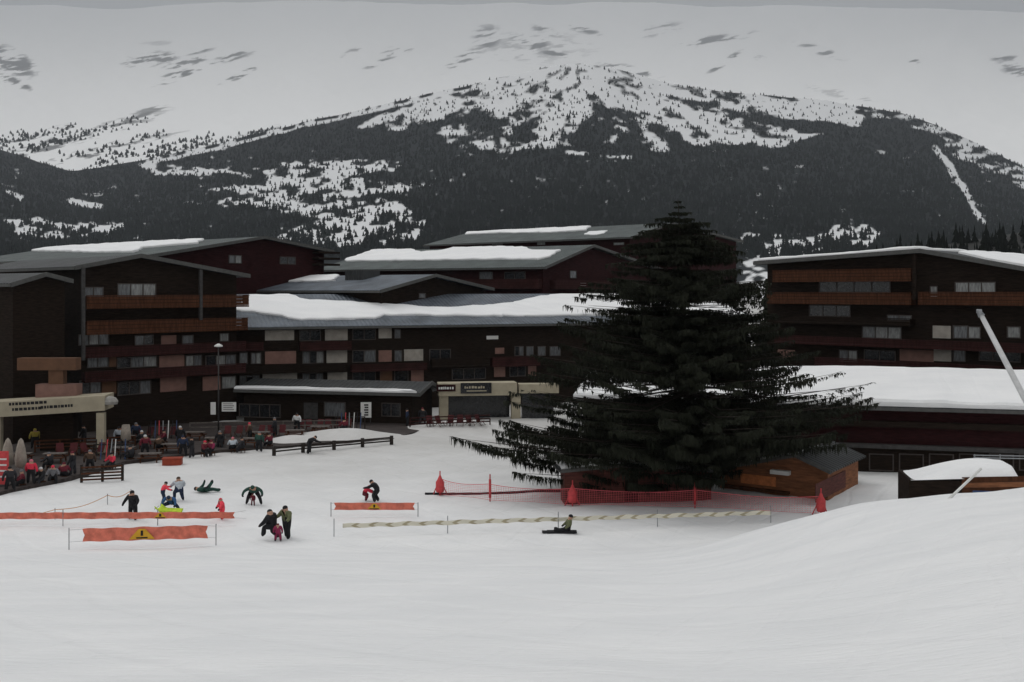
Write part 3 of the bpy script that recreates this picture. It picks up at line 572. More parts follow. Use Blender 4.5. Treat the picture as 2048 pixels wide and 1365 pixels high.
# --- low building at the right with its thick snow roof
H = Chalet('low_snowy_building', 'long low building with thick snow roof and dark red wall', 'building', (2260, 830), 76, 76, 42, REDWOOD, ROOFD, w=22, wa=11.0, zl=CAMZ - 246 / F * 76, za=7.15, zr=5.0, ov=0.8)
H.snow([(0.0, 0.0), (0.0, 1.0), (0.99, 1.0), (0.99, 0.0)], 'left', 0.55, 0.06, True)
H.panel('side', 1600, 2230, 846, 858, DARKWOOD, 'fascia', 0.0, 0.5); H.panel('side', 1600, 2230, 893, 901, POST, 'ledge', 0.0, 0.6); H.panel('side', 1600, 2230, 903, 990, DARKWOOD, 'ground_storey', -0.1, 0.05)
for q in range(6): H.window('side', 1740 + q * 60, 1785 + q * 60, 910, 940, BLACKG if q != 2 else DIMC)

# --- low restaurant hut in front of the long building
Lh = Chalet('restaurant_hut', 'low dark restaurant hut with a line of snow along its eave', 'hut', (838, 790), 107, 78, 21, DARKWOOD, ROOFD, w=9, wa=4.6, zl=CAMZ - 207 / F * 107, za=CAMZ - 190 / F * 111.5 + 0.35, zr=3.2, ov=0.8)
Lh.snow([(0.0, 0.01), (0.0, 1.0), (0.12, 1.0), (0.13, 0.7), (0.10, 0.4), (0.12, 0.1)], 'left', 0.3, 0.04, True)
Lh.panel('side', 608, 636, 806, 838, POST, 'door'); Lh.window('side', 650, 690, 806, 832, DIMC); Lh.window('side', 480, 560, 810, 834, BLACKG, 4); Lh.window('side', 765, 800, 808, 832, BLACKG, 2)

# --- beige entrance portal with signs
def bars(m, x0, x1, z0, z1, y, rr, mi=0):
    """a line of small illegible print: strokes of uneven width"""
    x = x0
    while x < x1:
        w = rr.uniform(0.10, 0.3); h = rr.uniform(0.7, 1.0); m.box(x, min(x1, x + w), y - 0.012, y, z0, z0 + (z1 - z0) * h, mi); x += w + rr.uniform(0.04, 0.12)
rr = random.Random(3); GREYW0 = mat('dull_lamp_glass', (0.26, 0.25, 0.23), var=0.2)
dP = 113 / F; P = empty('entrance_portal', (-(1024 - 955) * dP, 113, 0), R(8), 'beige entrance portal with two dark name boards and columns', 'portal')
def pz(py, dd): return CAMZ - (py - HOR) * dd
m = MB(); m.box(-78 * dP, 80 * dP, 0, 2.4, pz(792, dP), pz(767, dP)); m.build('beam', BEIGE, P)
for cx in (-76, 70):
    m = MB(); m.box(cx * dP, (cx + 18) * dP, 0.3, 1.2, 0, pz(792, dP)); m.build('column', BEIGE, P)
m = MB(); m.box(-70 * dP, 70 * dP, 2.2, 2.35, 0, pz(792, dP)); m.build('back_wall', BLACKG, P)
m = MB(); m.box(-82 * dP, -44 * dP, -0.12, -0.02, pz(782, dP), pz(769, dP)); b = m.build('name_board', REDWOOD, P); m = MB(); bars(m, -78 * dP, -48 * dP, pz(778, dP), pz(773, dP), -0.121, rr); m.build('lettering', WHITE, b)['kind'] = 'stuff'
m = MB(); m.box(-34 * dP, 28 * dP, -0.12, -0.02, pz(787, dP), pz(766, dP)); b = m.build('name_board', BLACKG, P); m = MB(); bars(m, -26 * dP, 14 * dP, pz(777, dP), pz(772, dP), -0.121, rr); m.box(-22 * dP, 18 * dP, -0.133, -0.121, pz(783, dP), pz(781, dP)); m.build('lettering', BEIGE, b)['kind'] = 'stuff'
dQ = 114 / F; Q = empty('side_canopy', ((1078 - 1024) * dQ, 114, 0), R(4), 'beige canopy band beside the entrance portal, half behind the spruce', 'canopy')
m = MB(); m.box(-40 * dQ, 40 * dQ, 0, 1.8, pz(787, dQ), pz(769, dQ)); m.build('canopy_band', BEIGE, Q)
m = MB(); m.box(-34 * dQ, 30 * dQ, 0.3, 1.5, 0, pz(787, dQ)); m.build('canopy_base', BLACKG, Q)
# --- left restaurant sign canopy
dS = 88 / F; S = empty('sign_canopy', ((100 - 1024) * dS, 88, 0), R(7), 'beige canopy carrying two lines of dark lettering over the terrace', 'sign canopy')
m = MB(); m.obox((-150 * dS, 0, pz(836, dS)), (255 * dS, 0, 0.55), (0, 3.0, 0), (0, 0, 30 * dS)); m.build('fascia', BEIGE, S)
for cx in (-110, 88):
    m = MB(); m.box(cx * dS, (cx + 15) * dS, 0.1, 0.8, 0, pz(828, dS)); m.build('support', BEIGE, S)
m = MB(); 
for (x0, x1, py) in ((-78, -8, 811), (-72, -20, 822), (-18, 45, 821)):
    x = x0 * dS; 
    while x < x1 * dS:
        w = rr.uniform(0.12, 0.3); zc = pz(py, dS) + 0.0022 * 0; m.box(x, x + w, -0.015, -0.002, zc - 0.12 + (x + 6) * 0.05, zc + 0.12 + (x + 6) * 0.05); x += w + 0.07
m.build('lettering', BLACK, S)['kind'] = 'stuff'
m = MB(); m.lathe([(0.62, 0), (0.68, 0.25), (0.5, 0.55), (0.15, 0.7)], 14, (112 * dS, 0.6, pz(812, dS))); m.build('round_lamp', GREYW0, S)

# ------------------------------------------------------------------ terrace
DECK = mat('terrace_boards', (0.030, 0.020, 0.018), var=0.5, scale=0.5, stretch=(1, 5, 1), coords='World', bump=0.01, col2=(0.062, 0.050, 0.046))
edge = [(-120, 1012), (0, 992), (130, 965), (250, 930), (440, 906), (640, 892), (785, 880)]
ep = [gpt(*e) for e in edge]
out = [(p.x, p.y) for p in ep] + [(-9, 104), (-9, 109), (-24, 111), (-40, 107), (-60, 100)]
m = MB(); k = len(out)
m.add([(x, y, 0.26) for x, y in out] + [(x, y, -0.4) for x, y in out], [tuple(range(k))] + [(i, i + k, (i + 1) % k + k, (i + 1) % k) for i in range(k)])
o = m.build('terrace', DECK); bm = bmesh.new(); bm.from_mesh(o.data); bmesh.ops.recalc_face_normals(bm, faces=bm.faces); bm.to_mesh(o.data); bm.free()
tag(o, 'brown boarded restaurant terrace at the edge of the snow', None, None, 'structure')
TZ = 0.26
def tpt(px, py):
    d = (CAMZ - TZ) * F / (py - HOR); x_ = (px - 1024) / F * d
    return Vector((x_, d, TZ)) if pip(np.array([x_]), np.array([d]), out)[0] else gpt(px, py)

# ------------------------------------------------------------------ big spruce
TX, TY = 12.75, 72.5
def gap(z):   # how full the crown is at a height
    f = 1.0
    for c, w, k in ((13.3, 0.42, 0.8), (7.3, 0.38, 0.85), (5.5, 0.4, 0.9), (2.9, 0.4, 0.8), (10.3, 0.25, 0.5), (16.2, 0.2, 0.5)): f *= 1 - k * math.exp(-((z - c) / w) ** 2)
    return f
def prof(py, side):
    ys = [395, 415, 440, 470, 500, 560, 600, 640, 700, 760, 800, 850, 885, 920, 950]
    l = [2, 12, 44, 80, 112, 165, 230, 225, 265, 310, 345, 375, 450, 420, 300]; r = [2, 12, 40, 82, 118, 160, 185, 190, 215, 285, 345, 320, 300, 190, 70]
    return np.interp(py, ys, l if side < 0 else r) * TY / F
def build_spruce():
    rr = random.Random(5); V = []; Fc_ = []
    root = empty('big_spruce', (TX, TY, float(gz(TX, TY)) - 0.05), 0, 'tall broad dark spruce standing behind the wooden huts', 'tree')
    zb = root.location.z; zt = 20.95
    def axis(z): return Vector((-1.0 * ((z + zb) / zt), 0, z))
    m = MB(); m.tube([axis(q) for q in (0, 0.6, 3, 7, 12, 17, 20.9)], [0.52, 0.42, 0.36, 0.29, 0.2, 0.1, 0.02], 9)
    limbs = MB()
    z = 1.5
    def quad(a, b, c, d_):
        o_ = len(V); V.extend((a, b, c, d_)); Fc_.append((o_, o_ + 1, o_ + 2, o_ + 3))
    while z < 20.8:
        py = HOR + (CAMZ - z - zb) / TY * F; full = gap(z)
        nb = max(3 if full < 0.5 else 5, int(round((rr.uniform(19, 23) if z < 5 else rr.uniform(13, 17) if z < 15 else rr.uniform(7, 10)) * (0.4 + 0.6 * full))))
        for b in range(nb):
            a = 2 * math.pi * (b + rr.uniform(-0.45, 0.45)) / nb + z * 2.3; cs = math.cos(a); sn = math.sin(a)
            lr = prof(py, -1) * (1 - cs) / 2 + prof(py, 1) * (1 + cs) / 2
            L = lr * (rr.uniform(0.55, 0.98) if rr.random() < 0.8 else rr.uniform(0.95, 1.22)) * (0.86 + 0.14 * abs(cs))
            L *= 0.62 + 0.76 * float(fbm(a * 1.1 + 3, z * 0.55, 3, 121))
            if sn < 0 and z < 5.5: L *= 1 + 0.62 * sn * (1 - z / 5.5)      # lowest limbs were cut back over the huts
            if sn > 0 and z < 9: L *= 1 - 0.5 * sn
            if z < 3.2 and cs > 0.2 and sn < 0.3: L *= 0.6
            L = max(min(L, lr * 1.06), 0.22)
            dirv = Vector((cs, sn, 0)); side = Vector((-dirv.y, dirv.x, 0)); o_ = axis(z)
            droop = rr.uniform(0.02, 0.24); up = 0.45 if z > 16 else (0.15 if z > 12 else 0.0); sway = rr.uniform(-0.12, 0.12)
            def bp(s): q = s / L; return o_ + dirv * s + side * (sway * s * q) + Vector((0, 0, s * up * (1 - q) - droop * s * (1 - 0.5 * q) + 0.11 * L * q * q * q))
            limbs.tube([bp(0), bp(L * 0.5), bp(L * 0.97)], [0.012 + 0.005 * L, 0.008 + 0.003 * L, 0.006], 4, cap=False)
            s = 0.10 * L + 0.08; stp = (0.135 if z > 6 else 0.105) if L > 3 else 0.09
            thin = 0.55 + 0.4 * full
            while s < L:
                q = s / L; p = bp(s); tw = (0.26 * (1 - q) * min(L, 4.5) + 0.42 * min(1, L / 2.5) + 0.06) * rr.uniform(0.5, 1.2)
                for sg in (-1, 1):
                    if rr.random() > thin: continue
                    e = p + side * sg * tw * rr.uniform(0.7, 1.0) + dirv * tw * rr.uniform(0.3, 0.8) + Vector((0, 0, -rr.uniform(-0.04, 0.34) * tw))
                    for k in range(3 + int(tw * 3.2)):       # twigs hung along the side shoot
                        u0 = rr.random() * 0.9; c = p.lerp(e, u0); h_ = Vector((rr.uniform(-0.1, 0.1), rr.uniform(-0.1, 0.1), -rr.uniform(0.08, (0.42 if z > 5 else 0.62) if full > 0.5 else 0.25) * min(1, 0.3 + L / 3))); w_ = ((e - p).normalized() + Vector((rr.uniform(-.8, .8), rr.uniform(-.8, .8), 0))) * rr.uniform(0.02, 0.065)
                        quad(c - w_, c + w_, c + w_ * 0.6 + h_ * 0.7, c + h_)
                    th_ = dirv * rr.uniform(0.03, 0.08); mid = p.lerp(e, 0.55) + Vector((0, 0, rr.uniform(0.0, 0.05))); quad(p, mid + th_, e, mid - th_)
                s += stp * rr.uniform(0.7, 1.4)
            e = bp(L); quad(bp(L * 0.86), e + side * 0.05, e + dirv * 0.28 + Vector((0, 0, 0.03)), e - side * 0.05)
        z += rr.uniform(0.34, 0.5) if z > 17.5 else rr.uniform(0.24, 0.38)
    m.build('trunk', mat('spruce_bark', (0.03, 0.022, 0.017), var=0.4, scale=6, bump=0.02), root, True)
    limbs.build('limb', MATS['spruce_bark'], root)['kind'] = 'stuff'
    fol = mat('spruce_needles', (0.019, 0.021, 0.014), rough=0.9, var=0.55, scale=0.8, spec=0.08)
    # windows in the crown where whorls have thinned out
    P_ = np.array([tuple(v) for v in V]).reshape(-1, 4, 3); c_ = P_.mean(1); zz = c_[:, 2] + zb; thr = np.zeros(len(c_)); nn_ = fbm(c_[:, 0] * 0.55, zz * 1.6, 3, 101); n2_ = fbm(c_[:, 0] * 1.5, zz * 3.5, 3, 103)
    def band(z0, z1, k): return k * np.clip(1.6 - np.abs(zz - (z0 + z1) / 2 + 0.5 * (fbm(c_[:, 0] * 0.4, zz * 0, 3, 107) - 0.5)) / ((z1 - z0) / 2) * 1.6, 0, 1)
    thr = np.maximum.reduce([band(12.6, 14.1, 0.545), band(6.4, 8.6, 0.55), band(4.8, 6.0, 0.47), band(1.9, 3.6, 0.49), band(9.6, 10.3, 0.38), band(15.2, 15.8, 0.38)])
    cut_ = (0.5 * nn_ + 0.5 * n2_) < thr
    P_ = P_[~cut_]; V = P_.reshape(-1, 3); Fc_ = np.arange(len(V)).reshape(-1, 4)
    o = np_mesh('crown', V, Fc_, fol, smooth=False); o.parent = root; o['kind'] = 'stuff'
    return root
build_spruce()

def conifer(h, w, seed):
    """a smaller spruce: trunk and a ragged crown of drooping shoots"""
    rr = random.Random(seed); root = empty('spruce_tree', (0, 0, 0), 0, 'x', 'tree', 'spruces between the chalets'); V = []; Q = []
    m = MB(); m.tube([(0, 0, -0.3), (0, 0, h * 0.5), (0, 0, h * 0.98)], [0.2, 0.12, 0.02], 7); m.build('trunk', MATS['spruce_bark'], root, True)
    z = h * 0.08
    while z < h * 0.99:
        L0 = w * (1 - z / h) ** 0.8; nb = 8
        for b in range(nb):
            a = 6.283 * (b + rr.random()) / nb; L = max(0.15, L0 * rr.uniform(0.65, 1.1)); dv = Vector((math.cos(a), math.sin(a), 0)); sd = Vector((-dv.y, dv.x, 0)); n = max(2, int(L / 0.3))
            for i in range(n):
                u = (i + rr.random()) / n; p = Vector((0, 0, z - 0.2 * L * u)) + dv * L * u; e = sd * (0.35 * (1 - u) * L + 0.2) * rr.uniform(0.5, 1); hg = Vector((0, 0, -rr.uniform(0.15, 0.5))); o_ = len(V)
                V.extend((p - e, p + e, p + e * 0.5 + hg + dv * 0.2, p - e * 0.5 + hg + dv * 0.2)); Q.append((o_, o_ + 1, o_ + 2, o_ + 3))
        z += 0.33
    o = np_mesh('crown', np.array([tuple(v) for v in V]), np.array(Q), MATS['spruce_needles'], smooth=False); o.parent = root; o['kind'] = 'stuff'; return root
SPT = [conifer(11, 2.6, 1), conifer(8.5, 2.3, 2)]
for i, (px_, py_, d_, sc, lab) in enumerate(((1535, 0, 150, 1.5, 'dark spruce behind the left eave of the right chalet'), (1496, 0, 127, 1.0, 'dark spruce between the rear chalet and the right chalet'), (1560, 0, 165, 1.45, 'dark spruce close behind the right chalet balconies'), (1470, 0, 130, 1.2, 'dark spruce behind the big spruce beside the right chalet'), (1515, 0, 122, 0.9, 'short spruce in front of the right chalet corner'), (848, 0, 215, 2.0, 'dark spruce beyond the snowy roof chalet'), (818, 0, 225, 1.9, 'spruce beyond the snowy roof chalet, next to a taller one'), (652, 0, 165, 1.45, 'spruce just right of the red gable chalet'))):
    o_ = SPT[i] if i < 2 else copy_tree(SPT[i % 2]); x_ = (px_ - 1024) / F * d_; o_.location = (x_, d_, float(gz(x_, d_)) - 0.1); o_.scale = (sc, sc, sc); o_.rotation_euler.z = i * 1.7; o_['label'] = lab
# ------------------------------------------------------------------ huts and things beside the slope
TIMB = mat('hut_timber', (0.19, 0.075, 0.033), var=0.5, scale=1.2, stretch=(1, 1, 7), bump=0.01)
HUTRED = mat('hut_red_timber', (0.085, 0.025, 0.019), var=0.45, scale=1.2, stretch=(1, 1, 7), bump=0.01)
KI = Chalet('wooden_kiosk', 'small brown wooden kiosk with grey roof and orange counter shutter', 'kiosk', (1426, 938), 74.5, -35, 8.2, TIMB, ROOFD, apex=(1590, 910), right=(1662, 944), ov=0.35, fo=0.4, base=-0.4, th_roof=0.12)
KI.snow([(0.02, 0.02), (0.02, 0.98), (0.97, 0.98), (0.97, 0.05)], 'left', 0.28, 0.06, True)
KI.panel('gable', 1482, 1552, 951, 970, mat('orange_shutter', (0.5, 0.17, 0.06), var=0.3), 'shutter', 0, 0.06)
KI.panel('gable', 1452, 1580, 976, 981, BALC, 'counter', 0, 0.35); KI.panel('right', 1630, 1690, 955, 990, HUTRED, 'door', 0, 0.05)
KI.panel('gable', 1545, 1582, 940, 948, WHITE, 'sign_plate', 0.02, 0.5)
RH = Chalet('red_hut', 'dark red wooden hut under the lowest spruce branches', 'hut', (1122, 941), 68.4, 7, 2.6, HUTRED, ROOFD, apex=(1276, 926), right=(1434, 941), ov=0.3, fo=0.3, base=-0.4, th_roof=0.12)
RH.snow([(0.02, 0.02), (0.02, 0.98), (0.97, 0.98), (0.97, 0.02)], 'left', 0.2, 0.06, True)
for q in range(10): RH.panel('gable', 1138 + q * 28, 1164 + q * 28, 952, 1004, HUTRED if q != 4 else DARKWOOD, 'wall_board', 0, 0.03 + 0.01 * (q % 2))

# snow-covered store bin with boarded side, and its leaning pole
def place(name, px, py, label, cat, rz=0, group=None):
    p = gpt(px, py); return empty(name, p, rz, label, cat, group), p.y / F
dB = 58.5 / F; bz = pz(1002, dB)
bn = empty('store_bin', ((1900 - 1024) * dB, 58.5, 0), R(-10), 'low dark store bin heaped with snow beside the right bank', 'bin')
m = MB(); m.box(-78 * dB, 150 * dB, 0, 3.2, -0.2, pz(962, dB)); m.build('bin_body', DARKWOOD, bn)
for q in range(3):
    m = MB(); m.obox((22 * dB, -0.06 - 0.01 * q, pz(986 - q * 11, dB)), (130 * dB, -0.5, 0.28), (0, 0.05, 0), (0, 0, 10 * dB)); m.build('side_board', BALC if q != 1 else TIMB, bn)
nx, ny = 26, 12; vs = []; fs = []
for j in range(ny + 1):
    for i in range(nx + 1):
        u = i / nx; v = j / ny; e = min(1, 5 * min(v, 1 - v) + 0.02) ** 0.5
        hgt = (math.sin(min(1, u * 1.12) * math.pi * 0.62) ** 1.3) * (1 if u < 0.93 else max(0.0, 1 - ((u - 0.93) / 0.075) ** 2) ** 0.5)
        vs.append((-75 * dB + u * 205 * dB, -0.1 + v * 3.3, pz(962, dB) - 0.02 + 0.9 * hgt * e + 0.12 * u))
for j in range(ny):
    for i in range(nx): a_ = j * (nx + 1) + i; fs.append((a_, a_ + 1, a_ + nx + 2, a_ + nx + 1))
m = MB(); m.add(vs, fs); m.build('snow_heap', SNOW, bn, True)
m = MB(); m.box(40 * dB, 130 * dB, -0.35, -0.3, pz(995, dB), pz(978, dB)); m.build('blue_tarpaulin', mat('blue_sheet', (0.04, 0.07, 0.16), var=0.3), bn)
m = MB(); p0 = gpt(1884, 1001); p1 = Wp(1962, 938, p0.y + 1.2); m.tube([p0 - Vector((0, 0, .2)), p1], 0.05, 8); tag(m.build('leaning_pole', WHITE, None, True), 'thin pale pole leaning against the snowy store bin', 'pole')
# snow lance
p1 = Wp(1963, 632, 50); p0 = Vector((0, 0, 0)); q0 = Wp(2082, 860, 47); p0 = Vector((q0.x, q0.y, 0)); 
root = empty('snow_lance', (p0.x, p0.y, float(gz(p0.x, p0.y))), 0, 'pale metal snow making lance leaning over the right bank', 'snow lance')
gl = root.location; a1 = p1 - gl; a0 = q0 - gl
m = MB(); m.tube([Vector((0, 0, -0.3)), a0 * 1.0, a0.lerp(a1, 0.5), a1], [0.16, 0.15, 0.14, 0.12], 10); m.build('lance_tube', mat('pale_metal', (0.5, 0.5, 0.5), rough=0.5, var=0.12), root, True)
m = MB(); m.tube([a1, a1 + (a1 - a0).normalized() * 0.25, a1 + Vector((-0.25, -0.1, 0.28))], [0.17, 0.15, 0.05], 10); m.build('nozzle_head', METAL, root, True)
m = MB(); m.tube([Vector((0, 0, -0.3)), Vector((0, 0, 1.4))], 0.22, 10); m.build('base_socket', METAL, root, True)
# pale rail behind the bin
m = MB(); r_ = empty('pipe_rail', Wp(1995, 915, 66) * 1, 0, 'pale pipe rail behind the snowy store bin', 'rail'); r_.location.z = 0
dR = 66 / F
for py in (911, 916):
    m = MB(); m.tube([(-48 * dR, 0, pz(py, dR)), (70 * dR, 0, pz(py + 2, dR))], 0.04, 6); m.build('rail_bar', METAL, r_)
for cx in (-46, 5, 60):
    m = MB(); m.tube([(cx * dR, 0, -0.2), (cx * dR, 0, pz(909, dR))], 0.05, 6); m.build('rail_post', METAL, r_)

# ------------------------------------------------------------------ barriers on the snow
def cloth(name, m_, parent, p0, p1, h0, h1, wav=0.03, nx=40, zt=0.0, thick=0.012, ph=0, cut=0.0):
    """a hanging strip of cloth between two ground points, from h0 to h1 above them, rippled"""
    p0, p1 = Vector(p0), Vector(p1); nrm = (p1 - p0).cross(Vector((0, 0, 1))).normalized(); m = MB(); vs = []; fs = []
    rows = 4
    for side in (0, 1):
        for j in range(rows + 1):
            for i in range(nx + 1):
                u = i / nx; q = p0.lerp(p1, u); v = j / rows
                if cut and j not in (0, rows) and i in (0, nx): q = q + (p1 - p0).normalized() * (cut if i == 0 else -cut) * (1 if j == 2 else 0.4)
                zz = h0 + (h1 - h0) * v + wav * 0.8 * math.sin(u * nx * 0.9 + ph) * (1 if j in (0, rows) else 0.3)
                vs.append(q + nrm * (wav * math.sin(u * nx * 0.55 + v * 2 + ph) + side * thick) + Vector((0, 0, zz)))
    k = (rows + 1) * (nx + 1)
    for j in range(rows):
        for i in range(nx):
            a_ = j * (nx + 1) + i; fs.append((a_, a_ + 1, a_ + nx + 2, a_ + nx + 1)); b_ = a_ + k; fs.append((b_ + nx + 1, b_ + nx + 2, b_ + 1, b_))
    for i in range(nx):
        for r0_ in (0, rows): a_ = r0_ * (nx + 1) + i; fs.append((a_, a_ + 1, a_ + 1 + k, a_ + k))
    for j in range(rows):
        for c0 in (0, nx): a_ = j * (nx + 1) + c0; fs.append((a_, a_ + nx + 1, a_ + nx + 1 + k, a_ + k))
    m.add(vs, fs); return m.build(name, m_, parent, True)
def banner(name, label, pl, pr, c0, c1, ph, hgt, hp, poles, tri=None, wav=0.03, group=None):
    """pl, pr: photo pixels of the pole feet; c0, c1: how far along the cloth runs"""
    a_, b_ = gpt(*pl), gpt(*pr); root = empty(name, a_, 0, label, 'banner', group); b_ = b_ - a_; z0 = Vector((0, 0, 0))
    q0 = b_ * c0; q1 = b_ * c1; n = max(16, int((q1 - q0).length * 5))
    bc = cloth('banner_cloth', ORANGE, root, q0, q1, ph, ph + hgt, wav, n, cut=0.12)
    for u in poles:
        q = b_ * u; m = MB(); g_ = float(gz(a_.x + q.x, a_.y + q.y)) - a_.z; m.tube([(q.x, q.y, g_ - 0.15), (q.x, q.y, hp + q.z)], 0.028, 6); m.build('pole', METAL, root)
    for zz in (ph + 0.03, ph + hgt - 0.03):
        m = MB(); m.tube([(0, 0, hp * 0.9 if zz > ph + 0.1 else ph), q0 + Vector((0, 0, zz))], 0.008, 4); m.tube([q1 + Vector((0, 0, zz)), b_ + Vector((0, 0, hp * 0.9 if zz > ph + 0.1 else ph))], 0.008, 4); m.build('guy_cord', METAL, root)['kind'] = 'stuff'
    if tri:
        c = q0.lerp(q1, tri); e = (q1 - q0).normalized(); nrm = e.cross(Vector((0, 0, 1))).normalized() * (0.03 + wav); w = hgt * 0.95
        m = MB(); m.add([c - e * w + nrm + Vector((0, 0, ph + 0.06)), c + e * w + nrm + Vector((0, 0, ph + 0.06)), c + e * 0.25 * w + nrm + Vector((0, 0, ph + hgt * 0.88)), c - e * 0.25 * w + nrm + Vector((0, 0, ph + hgt * 0.88))], [(0, 1, 2, 3)])
        tr_ = m.build('warning_triangle', YELLOW, bc); f2 = nrm * 1.15; m = MB()
        m.obox(c - e * 0.06 + f2 + Vector((0, 0, ph + hgt * 0.35)), e * 0.12, nrm * 0.1, Vector((0, 0, hgt * 0.4))); m.obox(c - e * 0.3 + f2 + Vector((0, 0, ph + hgt * 0.14)), e * 0.6, nrm * 0.1, Vector((0, 0, hgt * 0.1))); m.build('warning_mark', BLACK, tr_)['kind'] = 'stuff'
    return root
banner('orange_banner', 'deep orange warning banner with yellow triangle between two grey poles', (138, 1100), (432, 1091), 0.09, 0.945, 0.42, 0.72, 1.2, (0, 1), 0.47)
banner('long_orange_banner', 'very long narrow orange banner running past the standing skiers', (-140, 1052), (492, 1050), 0.02, 0.965, 0.38, 0.40, 0.95, (0, 0.42, 0.72), 0.75, 0.02)
banner('short_orange_banner', 'short orange banner on the snow in front of the kneeling pair', (662, 1034), (836, 1034), 0.035, 0.965, 0.42, 0.46, 0.9, (0, 1), 0.5, 0.012)
# chevron tape
CHEV = bpy.data.materials.new('chevron_tape'); CHEV.use_nodes = True; t = CHEV.node_tree; b = t.nodes['Principled BSDF']
tcn = t.nodes.new('ShaderNodeTexCoord'); sx = t.nodes.new('ShaderNodeSeparateXYZ'); t.links.new(tcn.outputs['Object'], sx.inputs[0])
def mth(op, *a):
    n = t.nodes.new('ShaderNodeMath'); n.operation = op
    for i, q in enumerate(a):
        if isinstance(q, (int, float)): n.inputs[i].default_value = q
        else: t.links.new(q, n.inputs[i])
    return n.outputs[0]
hmid = mth('ABSOLUTE', mth('SUBTRACT', sx.outputs['Z'], 0.62))
fr = mth('FRACT', mth('SUBTRACT', mth('MULTIPLY', sx.outputs['X'], 1.02), mth('MULTIPLY', hmid, 2.2)))
mk = mth('LESS_THAN', fr, 0.30)
x = t.nodes.new('ShaderNodeMix'); x.data_type = 'RGBA'; x.inputs[6].default_value = (0.60, 0.57, 0.47, 1); x.inputs[7].default_value = (0.33, 0.29, 0.19, 1); t.links.new(mk, x.inputs[0]); t.links.new(x.outputs[2], b.inputs['Base Color']); b.inputs['Roughness'].default_value = 0.7
a_, b_ = gpt(668, 1074), Wp(1542, 1048, 63.0); b_.z = float(gz(b_.x, b_.y)); ln = math.hypot(b_.x - a_.x, b_.y - a_.y)
root = empty('chevron_tape', a_, math.atan2(b_.y - a_.y, b_.x - a_.x), 'pale yellow tape with dark chevrons strung low across the snow', 'tape')
dzz = b_.z - a_.z
cloth('tape_band', CHEV, root, (0.5, 0, 0), (ln, 0, dzz), 0.50, 0.75, 0.035, 110)
for u in (0, 0.25, 0.5, 0.73, 1):
    m = MB(); gzz = float(gz(a_.x + (b_.x - a_.x) * u, a_.y + (b_.y - a_.y) * u)) - a_.z; m.tube([(ln * u, 0.03, gzz - 0.2), (ln * u, 0.03, gzz + 1.05)], 0.025, 6); m.build('stake', METAL, root)
# orange rope on the left
pts = [gpt(-20, 1052), gpt(110, 1040), gpt(215, 1010), gpt(262, 1000)]
root = empty('orange_rope', pts[0], 0, 'thin orange rope on short stakes at the terrace edge', 'rope'); m = MB(); cur = []
for i in range(3):
    for j in range(8): u = j / 8; q = pts[i].lerp(pts[i + 1], u); cur.append(q - pts[0] + Vector((0, 0, 0.62 - 0.25 * math.sin(u * math.pi))))
cur.append(pts[3] - pts[0] + Vector((0, 0, 0.6))); m.tube(cur, 0.022, 5); m.build('rope', mat('orange_rope', (0.55, 0.24, 0.07), var=0.2), root)
for q in pts: m = MB(); q = q - pts[0]; m.tube([q - Vector((0, 0, .2)), q + Vector((0, 0, 0.72))], 0.025, 6); m.build('stake', METAL, root)

# red safety net
net = [(880, 992, 1), (980, 1004, 0), (1145, 1013, 1), (1390, 1016, 0), (1642, 1022, 1)]
NP = [gpt(a_, b_) for a_, b_, _ in net]; NP[3] = Wp(1390, 1016, 67.5); NP[4] = Wp(1642, 1022, 65.5)
for q in NP[3:]: q.z = float(gz(q.x, q.y))
root = empty('safety_net', NP[0], 0, 'red safety net on padded posts in front of the wooden huts', 'net')
for i, (p_, (px_, py_, pad)) in enumerate(zip(NP, net)):
    q = p_ - NP[0]; H_ = 1.72 if pad else 1.85
    m = MB(); m.tube([q - Vector((0, 0, .3)), q + Vector((0, 0, H_))], 0.045, 8); po = m.build('net_post', REDPL, root, True)
    if pad:
        m = MB(); m.lathe([(0.27, 0.25), (0.30, 0.4), (0.30, 0.95), (0.17, 1.15), (0.07, 1.4)], 12, q); m.build('post_padding', REDPL, po, True)
        for sg in (-1, 1): m = MB(); m.tube([q + Vector((0, 0, 1.25)), q + Vector((sg * 0.55, 0.25, -0.15))], 0.04, 6); m.build('brace', REDPL, po, True)
    else:
        m = MB(); m.tube([q + Vector((0, 0, 0.25)), q + Vector((0, 0, 1.5))], 0.085, 8); m.build('post_padding', REDPL, po, True)
for i in range(len(NP) - 1):
    q0 = NP[i] - NP[0]; q1 = NP[i + 1] - NP[0]; L_ = (q1 - q0).length; m = MB(); cols = int(L_ / 0.16); rows = 8
    e = (q1 - q0).normalized(); nrm = e.cross(Vector((0, 0, 1))).normalized() * 0.006
    def npnt(u, v): return q0.lerp(q1, u) + Vector((0, 0, 0.12 + v * (1.08 - 0.22 * math.sin(u * math.pi)))) + nrm * 18 * math.sin(u * 7 + i)
    def strand(pa, pb, w):
        dv = (pb - pa).normalized(); sd = dv.cross(nrm).normalized() * w; m.add([pa - sd, pa + sd, pb + sd, pb - sd], [(0, 1, 2, 3)])
    for c in range(cols + 1):
        for r_ in range(rows):
            u = c / cols; v0 = r_ / rows; v1 = (r_ + 1) / rows
            strand(npnt(u, v0), npnt(u, v1), 0.0065)
            if c < cols: strand(npnt(u, v0), npnt((c + 1) / cols, v0), 0.0065 if r_ else 0.013)
    for c in range(cols): strand(npnt(c / cols, 1), npnt((c + 1) / cols, 1), 0.02)
    m.build('net_panel', PINKNET, root)
